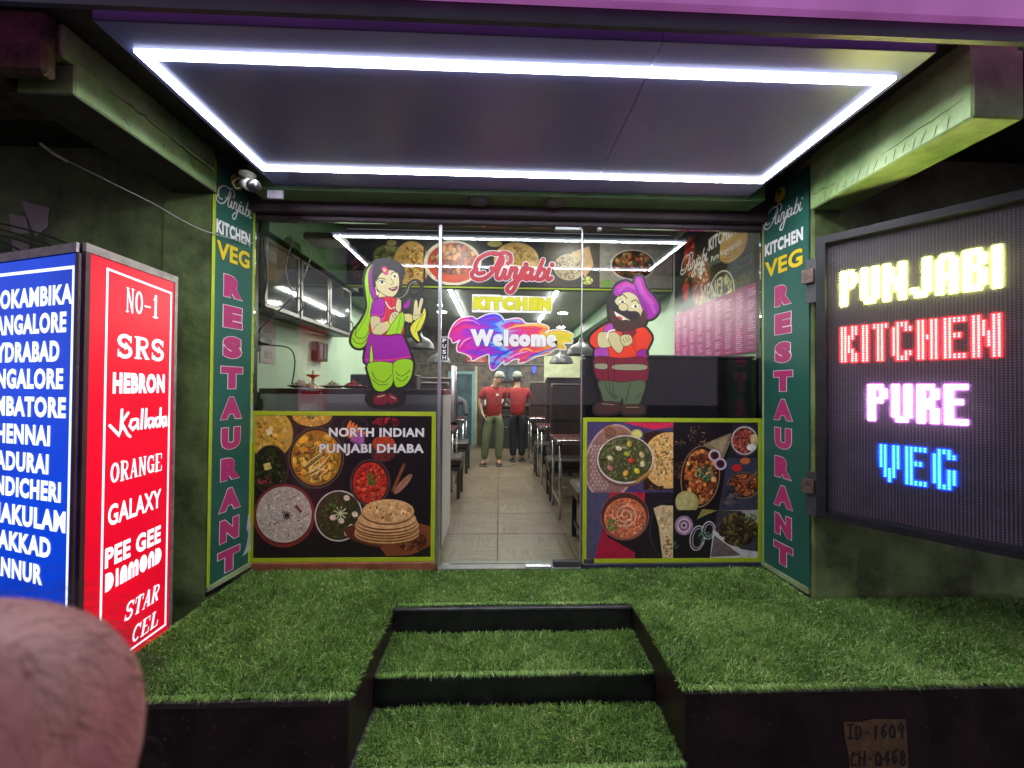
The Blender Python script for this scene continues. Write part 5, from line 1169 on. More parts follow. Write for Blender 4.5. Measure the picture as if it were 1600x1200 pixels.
def turf(label, x0, x1, y0, y1, z, dens, ln=0.024, overhang=0.0, dirx=0.0, keep=None, cat='grass mat'):
    t = thing('grass_mat', label, cat, ((x0 + x1) / 2, (y0 + y1) / 2, z))
    q = MB(); q.box(x0 + 0.004, x1 - 0.004, y0 + 0.004, y1 - 0.004, z, z + 0.006); q.build('backing', TB, t)
    n = int((x1 - x0) * (y1 - y0) * dens); ox, oy = (x0 + x1) / 2, (y0 + y1) / 2
    X = RNG.uniform(x0, x1, n); Y = RNG.uniform(y0, y1, n)
    ne = int((x1 - x0) * dens * 0.020); X[:ne] = RNG.uniform(x0, x1, ne); Y[:ne] = RNG.uniform(y0, y0 + 0.016, ne)
    ns_ = int((y1 - y0) * dens * 0.012)
    X[ne:ne + ns_] = RNG.uniform(x1 - 0.012, x1, ns_); X[ne + ns_:ne + 2 * ns_] = RNG.uniform(x0, x0 + .012, ns_)
    # tuft-scale lean field
    def field(fr, ph): return np.sin(X * fr + 1.7 * np.sin(Y * fr * .7 + ph) + ph) * np.cos(Y * fr * 1.1 + ph * 2 + 1.3 * np.sin(X * fr * .6))
    la = field(7, .4) * .5 + field(19, 2.1) * .5 + field(47, 4.) * .45
    lb = field(6, 3.3) * .5 + field(17, 5.1) * .5 + field(43, 1.) * .45
    dx = la * .55 + dirx + RNG.normal(0, .55, n); dy = lb * .45 - .25 + RNG.normal(0, .5, n)
    edge = Y < y0 + 0.018; dy[edge] -= 0.75
    ed2 = X > x1 - 0.014; dx[ed2] += .5; ed3 = X < x0 + 0.014; dx[ed3] -= .5
    Ln = ln * 1.0 * RNG.uniform(.5, 1.25, n) * (1 + .18 * field(9, 6.))
    dl = np.sqrt(dx * dx + dy * dy + 1e-6); k = np.minimum(dl, 1.35) / dl; dx *= k; dy *= k
    hz = np.sqrt(np.maximum(0.12, 1.35 - (dx * dx + dy * dy) * .55))
    w = RNG.uniform(.0011, .0021, n); a = RNG.uniform(0, math.pi, n); wx, wy = np.cos(a) * w, np.sin(a) * w
    z0 = z + 0.005
    P = np.empty((n, 5, 3), np.float32)
    mx_, my_, mz_ = X + dx * Ln * .30, Y + dy * Ln * .30, z0 + hz * Ln * .52
    tx_, ty_, tz_ = X + dx * Ln * .95, Y + dy * Ln * .95, z0 + hz * Ln * .82
    tz_ = np.where(edge, z0 + Ln * RNG.uniform(-.35, .45, n), tz_)
    P[:, 0] = np.stack([X - wx, Y - wy, np.full(n, z0)], 1); P[:, 1] = np.stack([X + wx, Y + wy, np.full(n, z0)], 1)
    P[:, 2] = np.stack([mx_ + wx * .9, my_ + wy * .9, mz_], 1); P[:, 3] = np.stack([mx_ - wx * .9, my_ - wy * .9, mz_], 1); P[:, 4] = np.stack([tx_, ty_, tz_], 1)
    P -= np.array([ox, oy, z], np.float32)
    me = bpy.data.meshes.new('grass_blades'); me.vertices.add(n * 5); me.vertices.foreach_set("co", P.ravel())
    base = (np.arange(n) * 5)[:, None]; L4 = base + np.array([0, 1, 2, 3]); L3 = base + np.array([3, 2, 4])
    loops = np.concatenate([L4, L3], 1).ravel().astype(np.int32); me.loops.add(len(loops)); me.loops.foreach_set("vertex_index", loops)
    st_ = (np.arange(n) * 7)[:, None] + np.array([0, 4]); me.polygons.add(n * 2); me.polygons.foreach_set("loop_start", st_.ravel().astype(np.int32))
    sh = np.clip(RNG.beta(2.2, 2.6, n) - .04 + .15 * field(5, 2.) + .09 * field(23, 3.), 0, 1); brown = RNG.uniform(0, 1, n) < .05; sh[brown] = 1.0
    me.update(calc_edges=True)
    at = me.attributes.new("shade", 'FLOAT', 'POINT'); at.data.foreach_set("value", np.repeat(sh, 5).astype(np.float32))
    me.materials.append(TM)
    o = link('blades', me, t, kind='stuff'); return t
turf('artificial grass mat covering the left platform beside the red sign', -1.73, -0.612, -1.148, -0.045, -0.002, 62000, 0.026, dirx=0.15)
turf('artificial grass mat covering the right platform below the dot matrix board', 0.805, 3.3, -1.142, -0.475, -0.004, 50000, 0.025, dirx=0.25)
turf('artificial grass mat strip on the right landing in front of the poster of curry bowls', 0.805, 1.93, -0.478, -0.045, -0.003, 50000, 0.022, dirx=0.1)
turf('artificial grass mat on the top landing in front of the glass door', -0.590, 0.803, -0.466, -0.045, -0.006, 60000, 0.021)
turf('artificial grass mat on the middle step between two black risers', -0.598, 0.800, -0.828, -0.505, -0.158, 62000, 0.024)
turf('artificial grass mat on the lowest step at the bottom edge of the picture', -0.590, 0.800, -1.165, -0.850, -0.308, 62000, 0.026)

# ------------------------------------------------------------------ inside the shop
def rect_poster(name, label, cat, pts): ...
def header_food():
    P = Print(-40, 70, 1600, 296, (52, 54, 58), 9, 0.75)
    P.poly([(1225, 70), (1600, 70), (1600, 296), (1225, 296)], (150, 148, 142)); P.poly([(940, 70), (1225, 70), (1225, 296), (940, 296)], (74, 66, 60))
    P.ell(160, 170, 80, 62, (120, 120, 84)); P.ell(160, 168, 70, 52, (150, 150, 100)); P.blobs(160, 165, 66, 48, 40, 14, [(180, 170, 100), (120, 130, 70)], 1.4); P.ell(175, 100, 26, 14, (190, 180, 110))
    P.ell(275, 200, 90, 110, (220, 176, 96)); P.blobs(275, 200, 80, 95, 90, 9, [(230, 190, 110), (170, 110, 50), (206, 150, 80)], 1.5)
    P.poly([(335, 70), (345, 70), (345, 296), (335, 296)], (52, 54, 58)); P.blobs(30, 220, 50, 60, 26, 24, [(120, 74, 56), (150, 100, 80)], 4)
    P.ell(480, 190, 145, 108, (222, 210, 196)); P.ell(482, 190, 128, 94, (190, 66, 40)); P.blobs(485, 170, 115, 76, 120, 17, [(206, 90, 54), (120, 60, 60), (220, 150, 90), (160, 50, 36)], 1.6, 1.2, .5); P.ell(480, 262, 90, 18, (206, 80, 50), 0, .8)
    P.ell(800, 170, 115, 84, (226, 188, 122)); P.blobs(800, 170, 106, 76, 70, 15, [(232, 196, 136), (214, 170, 100)], 1.3, 1.05, .92); P.blobs(800, 165, 90, 60, 24, 5, [(140, 90, 50)], 1.2); P.ell(690, 95, 40, 16, (196, 180, 120))
    P.ell(1080, 205, 100, 82, (56, 50, 50)); P.poly([(1080, 130), (1170, 100), (1195, 190), (1150, 250)], (196, 156, 112)); P.ell(1068, 200, 80, 64, (176, 156, 124)); P.blobs(1068, 200, 76, 60, 150, 7, [(206, 186, 150), (130, 110, 80), (90, 70, 50)], 2.2)
    P.blobs(1160, 262, 30, 20, 8, 14, [(196, 200, 90), (220, 220, 140)], 1.3, 1.2, .7)
    P.ell(1395, 185, 118, 76, (206, 200, 194)); P.ell(1395, 183, 108, 68, (50, 36, 30)); P.blobs(1395, 182, 100, 62, 110, 16, [(196, 92, 50), (110, 70, 56), (226, 170, 110), (80, 90, 50)], 1.8, 1.25, .5)
    P.ell(1260, 275, 30, 22, (120, 160, 70)); P.stroke([(1240, 190), (1300, 270)], 6, (150, 120, 96))
    return P.material('header food print', 0.4)
FH = Frame((0, 1.4995, 0), (1, 0, 0))
hp = thing('header_banner', 'long printed food banner across the beam inside above the door', 'banner', (0.1, 1.49, 2.43))
slab_on(FH, -1.69, 1.96, 2.435, 2.99, 0.001, 0.006).build('board', M['black'], hp)
quad_uv(FH, -1.688, 2.45, 1.958, 2.985, 0.0075, 'food_print', header_food(), hp)
slab_on(FH, -1.69, 1.96, 2.418, 2.434, 0.001, 0.012).build('border', M['lime'], hp)

# menu wall on the right: u runs along the wall (image left = farther in)
def menu_print():
    P = Print(0, 0, 1400, 1420, (24, 22, 26), 21, 0.6)
    P.blobs(330, 300, 120, 210, 90, 60, [(190, 50, 34), (150, 36, 28), (210, 84, 50)], 1.8, 1.25, .5); P.blobs(260, 640, 70, 130, 30, 50, [(190, 50, 34)], 2)
    P.ell(560, 640, 180, 300, (80, 60, 56)); P.ell(560, 640, 160, 280, (150, 60, 44)); P.blobs(560, 640, 150, 260, 130, 34, [(170, 80, 56), (206, 150, 120), (120, 50, 40)], 1.6); P.blobs(570, 520, 70, 90, 30, 30, [(214, 200, 190)], 1.3)
    P.ell(900, 860, 210, 230, (206, 200, 190)); P.ell(900, 860, 195, 215, (50, 50, 34)); P.blobs(900, 860, 180, 200, 60, 40, [(110, 110, 70), (190, 180, 130), (80, 80, 50)], 1.6)
    for i in range(9): P.ell(1080 + i * 4, 480 - i * 30, 200, 130, (150 + i * 8, 110 + i * 8, 60 + i * 5)); P.ell(1080 + i * 4, 470 - i * 30, 195, 124, (206, 164, 100))
    P.blobs(1112, 225, 170, 100, 40, 24, [(222, 184, 120), (190, 140, 80)], 1.4, 1.05, .9)
    P.blobs(120, 900, 60, 90, 20, 30, [(120, 70, 80), (180, 160, 140)], 1.5)
    P.poly([(0, 870), (1400, 870), (1400, 1420), (0, 1420)], (158, 14, 104))
    r = P.r
    for c in range(9):
        x = 40 + c * 155; y = 905
        while y < 1400:
            if r.uniform() < .12: y += 24
            P.poly([(x, y), (x + r.uniform(50, 105), y), (x + r.uniform(50, 105), y + 7), (x, y + 7)], (226, 150, 206)); y += 17
            
    return P.material('menu print', 0.35)
FM = Frame((1.968, 1.43, 0), (0, -1, 0))
mn = thing('menu_board', 'large black and magenta menu board with Punjabi KITCHEN heading on the right inner wall', 'menu board', (1.96, 0.75, 1.6))
slab_on(FM, 0.0, 1.385, 1.60, 2.97, 0.001, 0.008).build('board', M['black'], mn)
quad_uv(FM, 0.0, 1.60, 1.385, 2.97, 0.0095, 'menu_print', menu_print(), mn)
A = Art(FM, lambda x, y: (x, y), 0.011, 0.00008)
script_word(A, lambda x, y: (0.14 + (x - 255) / 600 * 0.56, 2.72 - (y - 250) / 290 * 0.26 + (x - 255) / 600 * -0.02), 17, M['white']); A.build('script_word', mn)
q = MB(); put_text(q, FM, "KITCHEN", 0.70, 2.60, 1.12, 2.72, 0.011, 0.05); q.build('lettering', M['white'], mn)
q = MB(); put_text(q, FM, "Pure Vegetarian", 0.74, 2.47, 1.18, 2.54, 0.011, 0.01); q.build('lettering', M['white'], mn)
q = MB(); put_text(q, FM, "MENU", 0.56, 2.13, 0.92, 2.30, 0.011, 0.0); q.build('lettering', mat('cream print', (0.72, 0.62, 0.50), 0.5), mn)

# wall cabinets on the left
cb = thing('wall_cabinet', 'dark wall cabinet with three glazed doors above the counter on the left', 'cabinet', (-1.86, 0.9, 1.89))
q = MB(); q.box(-1.968, -1.775, 0.10, 1.80, 1.89, 2.44, bev=0.004); q.build('carcass', M['wood_strip'], cb)
CG = mat('dark cabinet glass', (0.05, 0.055, 0.06), 0.06, var=0.1, spec=0.9)
for i, (a, b_) in enumerate(((0.12, 0.62), (0.64, 1.20), (1.22, 1.78))):
    q = MB()
    for y0_, y1_, z0_, z1_ in ((a, b_, 2.40, 2.435), (a, b_, 1.90, 1.935), (a, a + .035, 1.936, 2.399), (b_ - .035, b_, 1.936, 2.399)): q.box(-1.774, -1.752, y0_, y1_, z0_, z1_, bev=0.003)
    d_ = q.build('door_frame', M['cab_frame'], cb)
    MB().box(-1.772, -1.760, a + .036, b_ - .036, 1.937, 2.398).build('pane', CG, d_)
    yy = b_ - .02 if i != 1 else b_ - .02
    q = MB(); q.tube([(-1.75, yy, 2.08), (-1.725, yy, 2.05), (-1.72, yy, 2.01), (-1.725, yy, 1.97), (-1.75, yy, 1.95)], 0.006, 8); q.build('handle', M['black_plastic'], d_, smooth=True)
MB().box(-1.60, -1.30, 0.35, 0.55, 2.50, 2.56, bev=0.01).build('ballast_box', M['white_plastic'], thing('ceiling_box', 'pale plastic box with cables under the ceiling behind the left glass', 'fixture', (-1.45, 0.45, 2.5)))
wire('loop_cable', 'pale cable loop hanging in front of the wall cabinet doors', [(-1.62, 0.25, 2.46), (-1.68, 0.26, 2.25), (-1.66, 0.27, 2.10), (-1.62, 0.28, 2.06), (-1.56, 0.28, 2.15), (-1.50, 0.28, 2.36), (-1.56, 0.26, 2.46)], 0.005, M['cable_pale'])
wire('loop_cable', 'dark power cable dropping along the left inner wall to the adapter', [(-1.75, 0.08, 2.40), (-1.73, 0.1, 2.1), (-1.78, 0.1, 1.86), (-1.84, 0.1, 1.70), (-1.84, 0.1, 1.32)], 0.006, M['cable'])
wire('loop_cable', 'thin black cable running diagonally from the cabinet to the notices', [(-1.60, 0.2, 1.98), (-1.72, 0.15, 1.82), (-1.80, 0.12, 1.70), (-1.76, 0.12, 1.62), (-1.62, 0.2, 1.60), (-1.58, 0.22, 1.5), (-1.60, 0.22, 1.32)], 0.005, M['cable'])
ad = thing('power_adapter', 'black power adapter plugged in on the left inner wall', 'adapter', (-1.80, 0.12, 1.6))
MB().box(-1.86, -1.79, 0.09, 0.15, 1.565, 1.67, bev=0.008).build('body', M['black_plastic'], ad); MB().tube([(-1.789, 0.12, 1.62), (-1.72, 0.13, 1.615)], [0.014, 0.007], 8).build('plug', M['black_plastic'], ad)
for i, (yy, z0_, z1_, lb) in enumerate(((0.16, 1.48, 1.86, 'printed notice sheet nearest the pillar on the left inner wall'), (0.42, 1.50, 1.86, 'second printed notice sheet with three photos on the left inner wall'))):
    t = thing('notice_sheet', lb, 'notice', (-1.97, yy, z0_), group='notices on the left inner wall')
    MB().box(-1.969, -1.966, yy - .0, yy + .22, z0_, z1_).build('sheet', M['paper'], t)
    q = MB()
    for k in range(3): q.box(-1.9655, -1.9645, yy + .06, yy + .16, z1_ - .10 - k * .11, z1_ - .04 - k * .11)
    q.build('photo', mat('grey print', (0.22, 0.20, 0.19), 0.6, var=0.3), t)
sw = thing('switch_box', 'dark switch box on the left inner wall above the flower plates', 'switch', (-1.9, 1.35, 1.58))
MB().box(-1.969, -1.90, 1.28, 1.52, 1.58, 1.78, bev=0.006).build('box', M['black_plastic'], sw)
q = MB()
for k in range(2): q.box(-1.8995, -1.896, 1.31 + k * .1, 1.385 + k * .1, 1.61, 1.75)
q.build('rocker', M['steel_grey'], sw)

# counter
ct = thing('service_counter', 'service counter with maroon top and lilac white front behind the left glass', 'counter', (-1.2, 0.5, 0))
MB().box(-1.95, -0.455, 0.383, 0.96, 1.245, 1.288, bev=0.004).build('counter_top', M['counter_top'], ct)
MB().box(-1.94, -0.462, 0.385, 0.92, 0.0, 1.243, bev=0.003).build('counter_front', M['counter_white'], ct)
MB().box(-1.94, -1.92, 0.375, 0.384, 0.002, 1.2).build('side_strip', M['booth'], ct)
q = MB(); q.box(-1.35, -0.75, 0.72, 0.90, 1.289, 1.42, bev=0.01); q.build('cash_shelf', M['steel_grey'], ct)
def plate(cx, cy, label, flowers, group='offering plates on the counter'):
    t = thing('offering_plate', label, 'plate', (cx, cy, 1.29), group=group)
    MB().lathe((cx, cy, 1.289), [(0.0005, 0.002), (0.06, 0.002), (0.085, 0.014), (0.11, 0.022), (0.11, 0.026), (0.083, 0.018), (0.0005, 0.008)], 24).build('dish', mat('copper dish', (0.30, 0.12, 0.06), 0.35, metal=0.6), t, smooth=True)
    for nm, m_, n_, r_, s_, ox in flowers:
        q = MB()
        for _ in range(n_):
            a_ = random.uniform(0, 6.28); rr = r_ * math.sqrt(random.random()); hh = (r_ - rr) * 0.9
            q.ball((cx + ox + rr * math.cos(a_), cy + rr * math.sin(a_), 1.305 + random.uniform(0, hh)), s_ * random.uniform(.7, 1.2), 6)
        q.build(nm, m_, t, kind='stuff')
fw = mat('jasmine buds', (0.52, 0.50, 0.36), 0.7, var=0.2); fr_ = mat('red petals', (0.45, 0.02, 0.03), 0.6, var=0.3); fy = mat('yellow petals', (0.65, 0.42, 0.01), 0.6, var=0.2); fd = mat('dark leaves', (0.05, 0.06, 0.03), 0.7)
plate(-1.68, 0.53, 'copper plate heaped with jasmine garland on the left end of the counter', [('jasmine_heap', fw, 150, 0.075, 0.011, -0.01), ('yellow_petals', fy, 26, 0.03, 0.010, 0.10)])
plate(-1.44, 0.58, 'copper plate of jasmine buds between the lamp and the red petals', [('jasmine_heap', fw, 110, 0.062, 0.011, 0.0)])
plate(-1.24, 0.53, 'copper plate of red petals and dark leaves right of the orange lamp', [('red_petals', fr_, 110, 0.07, 0.012, -0.01), ('dark_leaves', fd, 30, 0.06, 0.011, 0.02)])
lm = thing('oil_lamp', 'small orange brass oil lamp with yellow flowers between the offering plates', 'oil lamp', (-1.56, 0.47, 1.29))
MB().lathe((-1.56, 0.47, 1.289), [(0.038, 0), (0.034, 0.01), (0.012, 0.02), (0.010, 0.055), (0.016, 0.062), (0.010, 0.07), (0.012, 0.088), (0.052, 0.108), (0.052, 0.115), (0.01, 0.105), (0.006, 0.135), (0.010, 0.142), (0.0005, 0.155)], 16).build('stand', mat('orange brass', (0.55, 0.22, 0.06), 0.35, metal=0.5), lm, smooth=True)
q = MB()
for _ in range(40): q.ball((-1.56 + random.gauss(0, .024), 0.425 + random.gauss(0, .01), 1.298 + abs(random.gauss(0, .014))), 0.009, 6)
q.build('flower_heap', fy, lm, kind='stuff')

# indoor strip lights and downlights
for i, (x, y0_, y1_) in enumerate(((-0.66, 2.25, 4.25), (0.755, 2.25, 4.55))):
    t = thing('strip_light', ('left' if i == 0 else 'right') + ' of the two long strip lights running back on the indoor ceiling', 'light', (x, (y0_ + y1_) / 2, 2.6), group='strip lights indoors')
    MB().box(x - .028, x + .028, y0_, y1_, 2.601, 2.618).build('housing', M['alu'], t); MB().box(x - .022, x + .022, y0_ + .005, y1_ - .005, 2.590, 2.600).build('tube', M['led_tube_in'], t)
dl0 = None
for (x, y, zc, lb) in ((-1.0, 3.85, 2.62, 'round ceiling downlight on the left, level with the strip light end'), (1.09, 3.8, 2.62, 'round ceiling downlight on the right, level with the strip light end'), (0.02, 3.3, 2.62, 'round ceiling downlight in the middle behind the KITCHEN lettering'), (0.02, 5.0, 2.62, 'farthest round ceiling downlight in the middle'), (-1.15, 2.2, 2.62, 'round downlight over the left booths just behind the header'), (1.2, 2.2, 2.62, 'round downlight over the right booths just behind the header'), (-1.1, 0.11, 3.06, 'unseen round downlight in the high ceiling above the counter'), (1.0, 0.13, 3.06, 'unseen round downlight in the high ceiling above the front right booth'), (-0.5, 0.8, 3.06, 'unseen round downlight in the high ceiling over the aisle just before the header, left'), (0.9, 0.8, 3.06, 'unseen round downlight in the high ceiling just before the header, right'), (1.3, 5.3, 2.62, 'round downlight at the far right corner of the room')):  # high-ceiling lamps are unseen, placed to brighten the counter front and header
    if dl0 is None:
        dl0 = thing('downlight', lb, 'light', (x, y, zc), group='round downlights indoors'); D0 = Vector((x, y, zc))
        MB().lathe((x, y, zc), [(0.095, -0.001), (0.095, -0.008), (0.078, -0.012), (0.078, -0.004)], 24).build('rim', M['white_plastic'], dl0, smooth=True)
        MB().lathe((x, y, zc), [(0.077, -0.010), (0.0005, -0.011)], 24).build('lens', M['down'], dl0)
    else:
        c = dup(dl0, Vector((x, y, zc)) - D0, lb)
# pendants
pd0 = None
for (x, y, z, lb) in ((0.97, 3.2, 1.70, 'dark dome pendant lamp hanging over the right booths, the farther one'), (1.05, 2.1, 1.74, 'nearer right dome pendant lamp, half hidden by the man decal'), (-0.99, 1.95, 1.78, 'dark dome pendant lamp hanging over the left booths behind the woman decal'), (-0.97, 3.4, 1.70, 'dark dome pendant lamp farther back over the left booths')):
    if pd0 is None:
        pd0 = thing('pendant_lamp', lb, 'lamp', (x, y, z), group='dome pendant lamps'); D0 = Vector((x, y, z))
        MB().lathe((x, y, z), [(0.19, 0.0), (0.188, 0.02), (0.165, 0.075), (0.12, 0.12), (0.055, 0.15), (0.03, 0.19), (0.024, 0.21), (0.0005, 0.212)], 28).build('shade', M['pendant'], pd0, smooth=True)
        MB().tube([(x, y, z + .21), (x, y, 2.615)], 0.006, 6).build('cord', M['cable'], pd0)
        MB().ball((x, y, z + .06), 0.035, 12).build('bulb', M['white_plastic'], pd0, smooth=True)
    else: dup(pd0, Vector((x, y, z)) - D0, lb)

# booths, tables
def booth_back(x0, x1, y, ztop, label, group):
    t = thing('booth_bench', label, 'bench', ((x0 + x1) / 2, y, 0), group=group)
    q = MB(); q.box(x0, x1, y - .06, y + .06, 0.45, ztop, bev=0.02); q.build('backrest', M['booth'], t)
    q = MB(); q.box(x0 + .01, x1 - .01, y - .065, y + .065, ztop + .001, ztop + .018, bev=0.005); q.build('top_edge', M['booth_trim'], t)
    q = MB(); q.box(x0, x1, y + .065, y + .50, 0.38, 0.50, bev=0.025); q.build('seat', M['booth'], t)
    q = MB(); q.box(x0, x1, y - .066, y - .0605, ztop - .45, ztop - .44); q.build('seam', M['black'], t)
    for lx in (x0 + .04, x1 - .04):
        for ly in (y + .1, y + .46): MB().box(lx - .02, lx + .02, ly - .02, ly + .02, 0.002, 0.379).build('leg', M['black_plastic'], t)
    q = MB(); q.box(x0 + .03, x0 + .05, y + .12, y + .44, 0.12, 0.15); q.build('rail', M['black_plastic'], t)
    return t
GB = 'upholstered booth benches'
booth_back(0.63, 1.966, 0.135, 1.545, 'tall dark brown booth bench right behind the right glass pane', GB)
booth_back(0.66, 1.95, 2.10, 1.35, 'dark brown booth bench behind the first right table', GB)
booth_back(0.74, 1.95, 3.35, 1.47, 'tall booth bench with pale top edge under the right pendant lamp', GB)
booth_back(0.62, 1.95, 4.9, 1.42, 'farthest booth bench on the right near the rear wall', GB)
booth_back(-1.95, -0.60, 1.15, 1.12, 'dark booth bench beside the counter on the left', GB)
booth_back(-1.95, -0.68, 2.45, 1.36, 'second dark booth bench on the left row', GB)
booth_back(-1.95, -0.72, 3.9, 1.46, 'farthest dark booth bench on the left near the blue doorway', GB)
def stool(x0, x1, y0_, y1_, h, label):
    t = thing('bench_seat', label, 'bench', ((x0 + x1) / 2, (y0_ + y1_) / 2, 0), group='low padded bench seats')
    MB().box(x0, x1, y0_, y1_, h - .10, h, bev=0.022).build('seat', M['booth'], t); MB().box(x0 + .01, x1 - .01, y0_ + .01, y1_ - .01, h - .15, h - .101).build('apron', M['wood_strip'], t)
    for lx in (x0 + .03, x1 - .03):
        for ly in (y0_ + .03, y1_ - .03): MB().box(lx - .02, lx + .02, ly - .02, ly + .02, 0.003, h - .151).build('leg', M['wood_strip'], t)
    MB().box(x0 + .02, x0 + .04, y0_ + .052, y1_ - .052, 0.14, 0.18).build('stretcher', M['wood_strip'], t)
stool(0.58, 1.1, 1.62, 1.98, 0.48, 'nearest low padded bench seat along the right side of the aisle')
stool(0.54, 1.1, 2.90, 3.22, 0.48, 'farther low padded bench seat along the right side of the aisle')
stool(-1.0, -0.44, 1.72, 2.10, 0.48, 'nearest low padded bench seat on the left side of the aisle')
stool(-1.0, -0.46, 3.05, 3.50, 0.48, 'second low padded bench seat on the left side of the aisle')
tb0 = None
for (x, y, lb) in ((0.98, 1.25, 'nearest maroon dining table with steel edge on the right'), (0.95, 2.62, 'second maroon dining table on the right row'), (0.93, 4.1, 'farthest maroon dining table on the right row'), (-0.95, 2.25, 'maroon dining table on the left behind the counter'), (-0.95, 3.7, 'farther maroon dining table on the left row')):
    if tb0 is None:
        tb0 = thing('dining_table', lb, 'table', (x, y, 0), group='maroon dining tables'); D0 = Vector((x, y, 0))
        MB().box(x - .40, x + .40, y - .28, y + .28, 0.755, 0.79, bev=0.004).build('table_top', M['table_top'], tb0)
        q = MB(); q.box(x - .408, x - .4005, y - .286, y + .286, 0.752, 0.794, bev=0.002); q.box(x - .40, x + .40, y - .288, y - .2805, 0.752, 0.794, bev=0.002); q.build('steel_edge', M['chrome'], tb0)
        for sx_, sy_ in ((-1, -1), (-1, 1), (1, -1), (1, 1)):
            MB().tube([(x + sx_ * .37, y + sy_ * .25, 0.004), (x + sx_ * .37, y + sy_ * .25, 0.754)], 0.014, 10).build('leg', M['chrome'], tb0, smooth=True)
        q = MB(); q.tube([(x - .37, y - .24, .16), (x - .37, y + .24, .16)], 0.009, 8); q.build('foot_rail', M['chrome'], tb0)
    else: dup(tb0, Vector((x, y, 0)) - D0, lb)

# things at the rear wall
dw = thing('doorway', 'rear doorway with pale blue frame at the far left of the aisle', 'door', (-0.95, 5.98, 0))
q = MB(); bf = mat('pale blue frame', (0.22, 0.40, 0.46), 0.5, var=0.1)
for a in ((-1.16, -1.10, 0, 1.62), (-0.62, -0.56, 0, 1.62), (-1.16, -0.56, 1.621, 1.68)): q.box(a[0], a[1], 5.93, 5.968, a[2], a[3])
q.build('frame', bf, dw); MB().box(-1.099, -0.621, 5.955, 5.968, 0, 1.62).build('opening', mat('dim blue room', (0.05, 0.10, 0.13), 0.6, var=0.4), dw)
MB().box(-0.555, -0.50, 5.94, 5.968, 0, 1.80).build('post', mat('cream post', (0.5, 0.45, 0.32), 0.5), dw)
wn = thing('rear_window', 'rear hatch window with bluish panes between the two people', 'window', (0.1, 5.98, 1.4))
q = MB()
for a in ((-.10, .45, 1.46, 1.50), (-.10, .45, 1.80, 1.83), (-.10, -.07, 1.501, 1.799), (.42, .45, 1.501, 1.799), (.16, .19, 1.501, 1.799)): q.box(a[0], a[1], 5.93, 5.968, a[2], a[3])
q.build('frame', M['wood_strip'], wn)
for a in ((-.069, .159), (.191, .419)): MB().box(a[0], a[1], 5.945, 5.955, 1.502, 1.798).build('pane', mat('bluish pane', (0.10, 0.14, 0.18), 0.15, var=0.4, scale=12), wn)
hs = thing('kitchen_shelf', 'dark steel service shelf with white boxes behind the two people', 'shelf', (0.15, 5.6, 0))
MB().box(-.35, .65, 5.45, 5.95, 0.9, 0.94, bev=0.004).build('shelf_board', M['steel_grey'], hs); MB().box(-.35, .65, 5.5, 5.95, 0.002, 0.899).build('base_unit', mat('dark base unit', (0.04, 0.038, 0.04), 0.4, var=0.4, scale=8), hs)
q = MB(); q.box(-.30, .60, 5.48, 5.499, 0.45, 0.48); q.box(-.30, .60, 5.48, 5.499, 0.70, 0.72); q.build('pull_rail', M['chrome'], hs)
for k, (x, w_, h_, lb) in enumerate(((-.22, .2, .10, 'white box on the steel service shelf, leftmost'), (.10, .22, .12, 'white box on the steel service shelf between the two people'), (.45, .16, .16, 'silver container at the right end of the service shelf'))):
    o = MB().box(x - w_ / 2, x + w_ / 2, 5.52, 5.75, 0.941, 0.941 + h_, bev=0.01).build('storage_box', M['white_plastic'] if k < 2 else M['chrome']); o["label"] = lb; o["category"] = 'box'
rs_ = thing('red_notice', 'small red notice with pale lines on the rear wall left of the aisle', 'notice', (-0.45, 5.98, 1.87))
MB().box(-.76, -.30, 5.95, 5.969, 1.885, 2.06, bev=0.003).build('board', mat('red notice', (0.50, 0.07, 0.05), 0.5), rs_)
q = MB()
for k in range(3): q.box(-.72 + .05 * (k % 2), -.36 - .04 * (k % 2), 5.947, 5.9495, 1.91 + k * .048, 1.93 + k * .048)
q.build('print_line', mat('pink print', (0.75, 0.45, 0.40), 0.5), rs_)
be = thing('blue_neon_emblem', 'small glowing blue emblem on the rear wall right of the back turned person', 'light', (0.78, 5.9, 1.7))
q = MB(); q.tube([(0.80, 5.93, 1.66), (0.765, 5.93, 1.71), (0.77, 5.93, 1.79), (0.81, 5.93, 1.80), (0.815, 5.93, 1.73), (0.79, 5.93, 1.68)], 0.011, 6); q.build('tube', M['blue_neon'], be)
MB().box(0.76, 0.82, 5.941, 5.968, 1.70, 1.76).build('base', M['black_plastic'], be)
gp = thing('ghost_panel', 'pale cream wall panel behind the pendant lamps at the right rear', 'wall panel', (1.5, 5.98, 1.5))
MB().box(1.02, 1.94, 5.955, 5.969, 1.40, 2.05, bev=0.003).build('panel', mat('cream panel', (0.55, 0.55, 0.36), 0.6), gp)
tv = thing('wall_clock', 'round pale wall clock on the right inner wall beside the man decal', 'clock', (1.95, 4.9, 2.05))
MB().lathe((1.968, 4.6, 2.08), [(0.19, -0.001), (0.19, -0.03), (0.172, -0.036), (0.17, -0.02)], 28, axis='x').build('rim', M['alu'], tv, smooth=True)
MB().lathe((1.968, 4.6, 2.08), [(0.169, -0.018), (0.0005, -0.019)], 28, axis='x').build('face', M['white_plastic'], tv)
q = MB(); q.box(1.946, 1.948, 4.59, 4.61, 2.08, 2.20); q.box(1.9485, 1.949, 4.60, 4.70, 2.07, 2.085); q.build('hand', M['black'], tv)

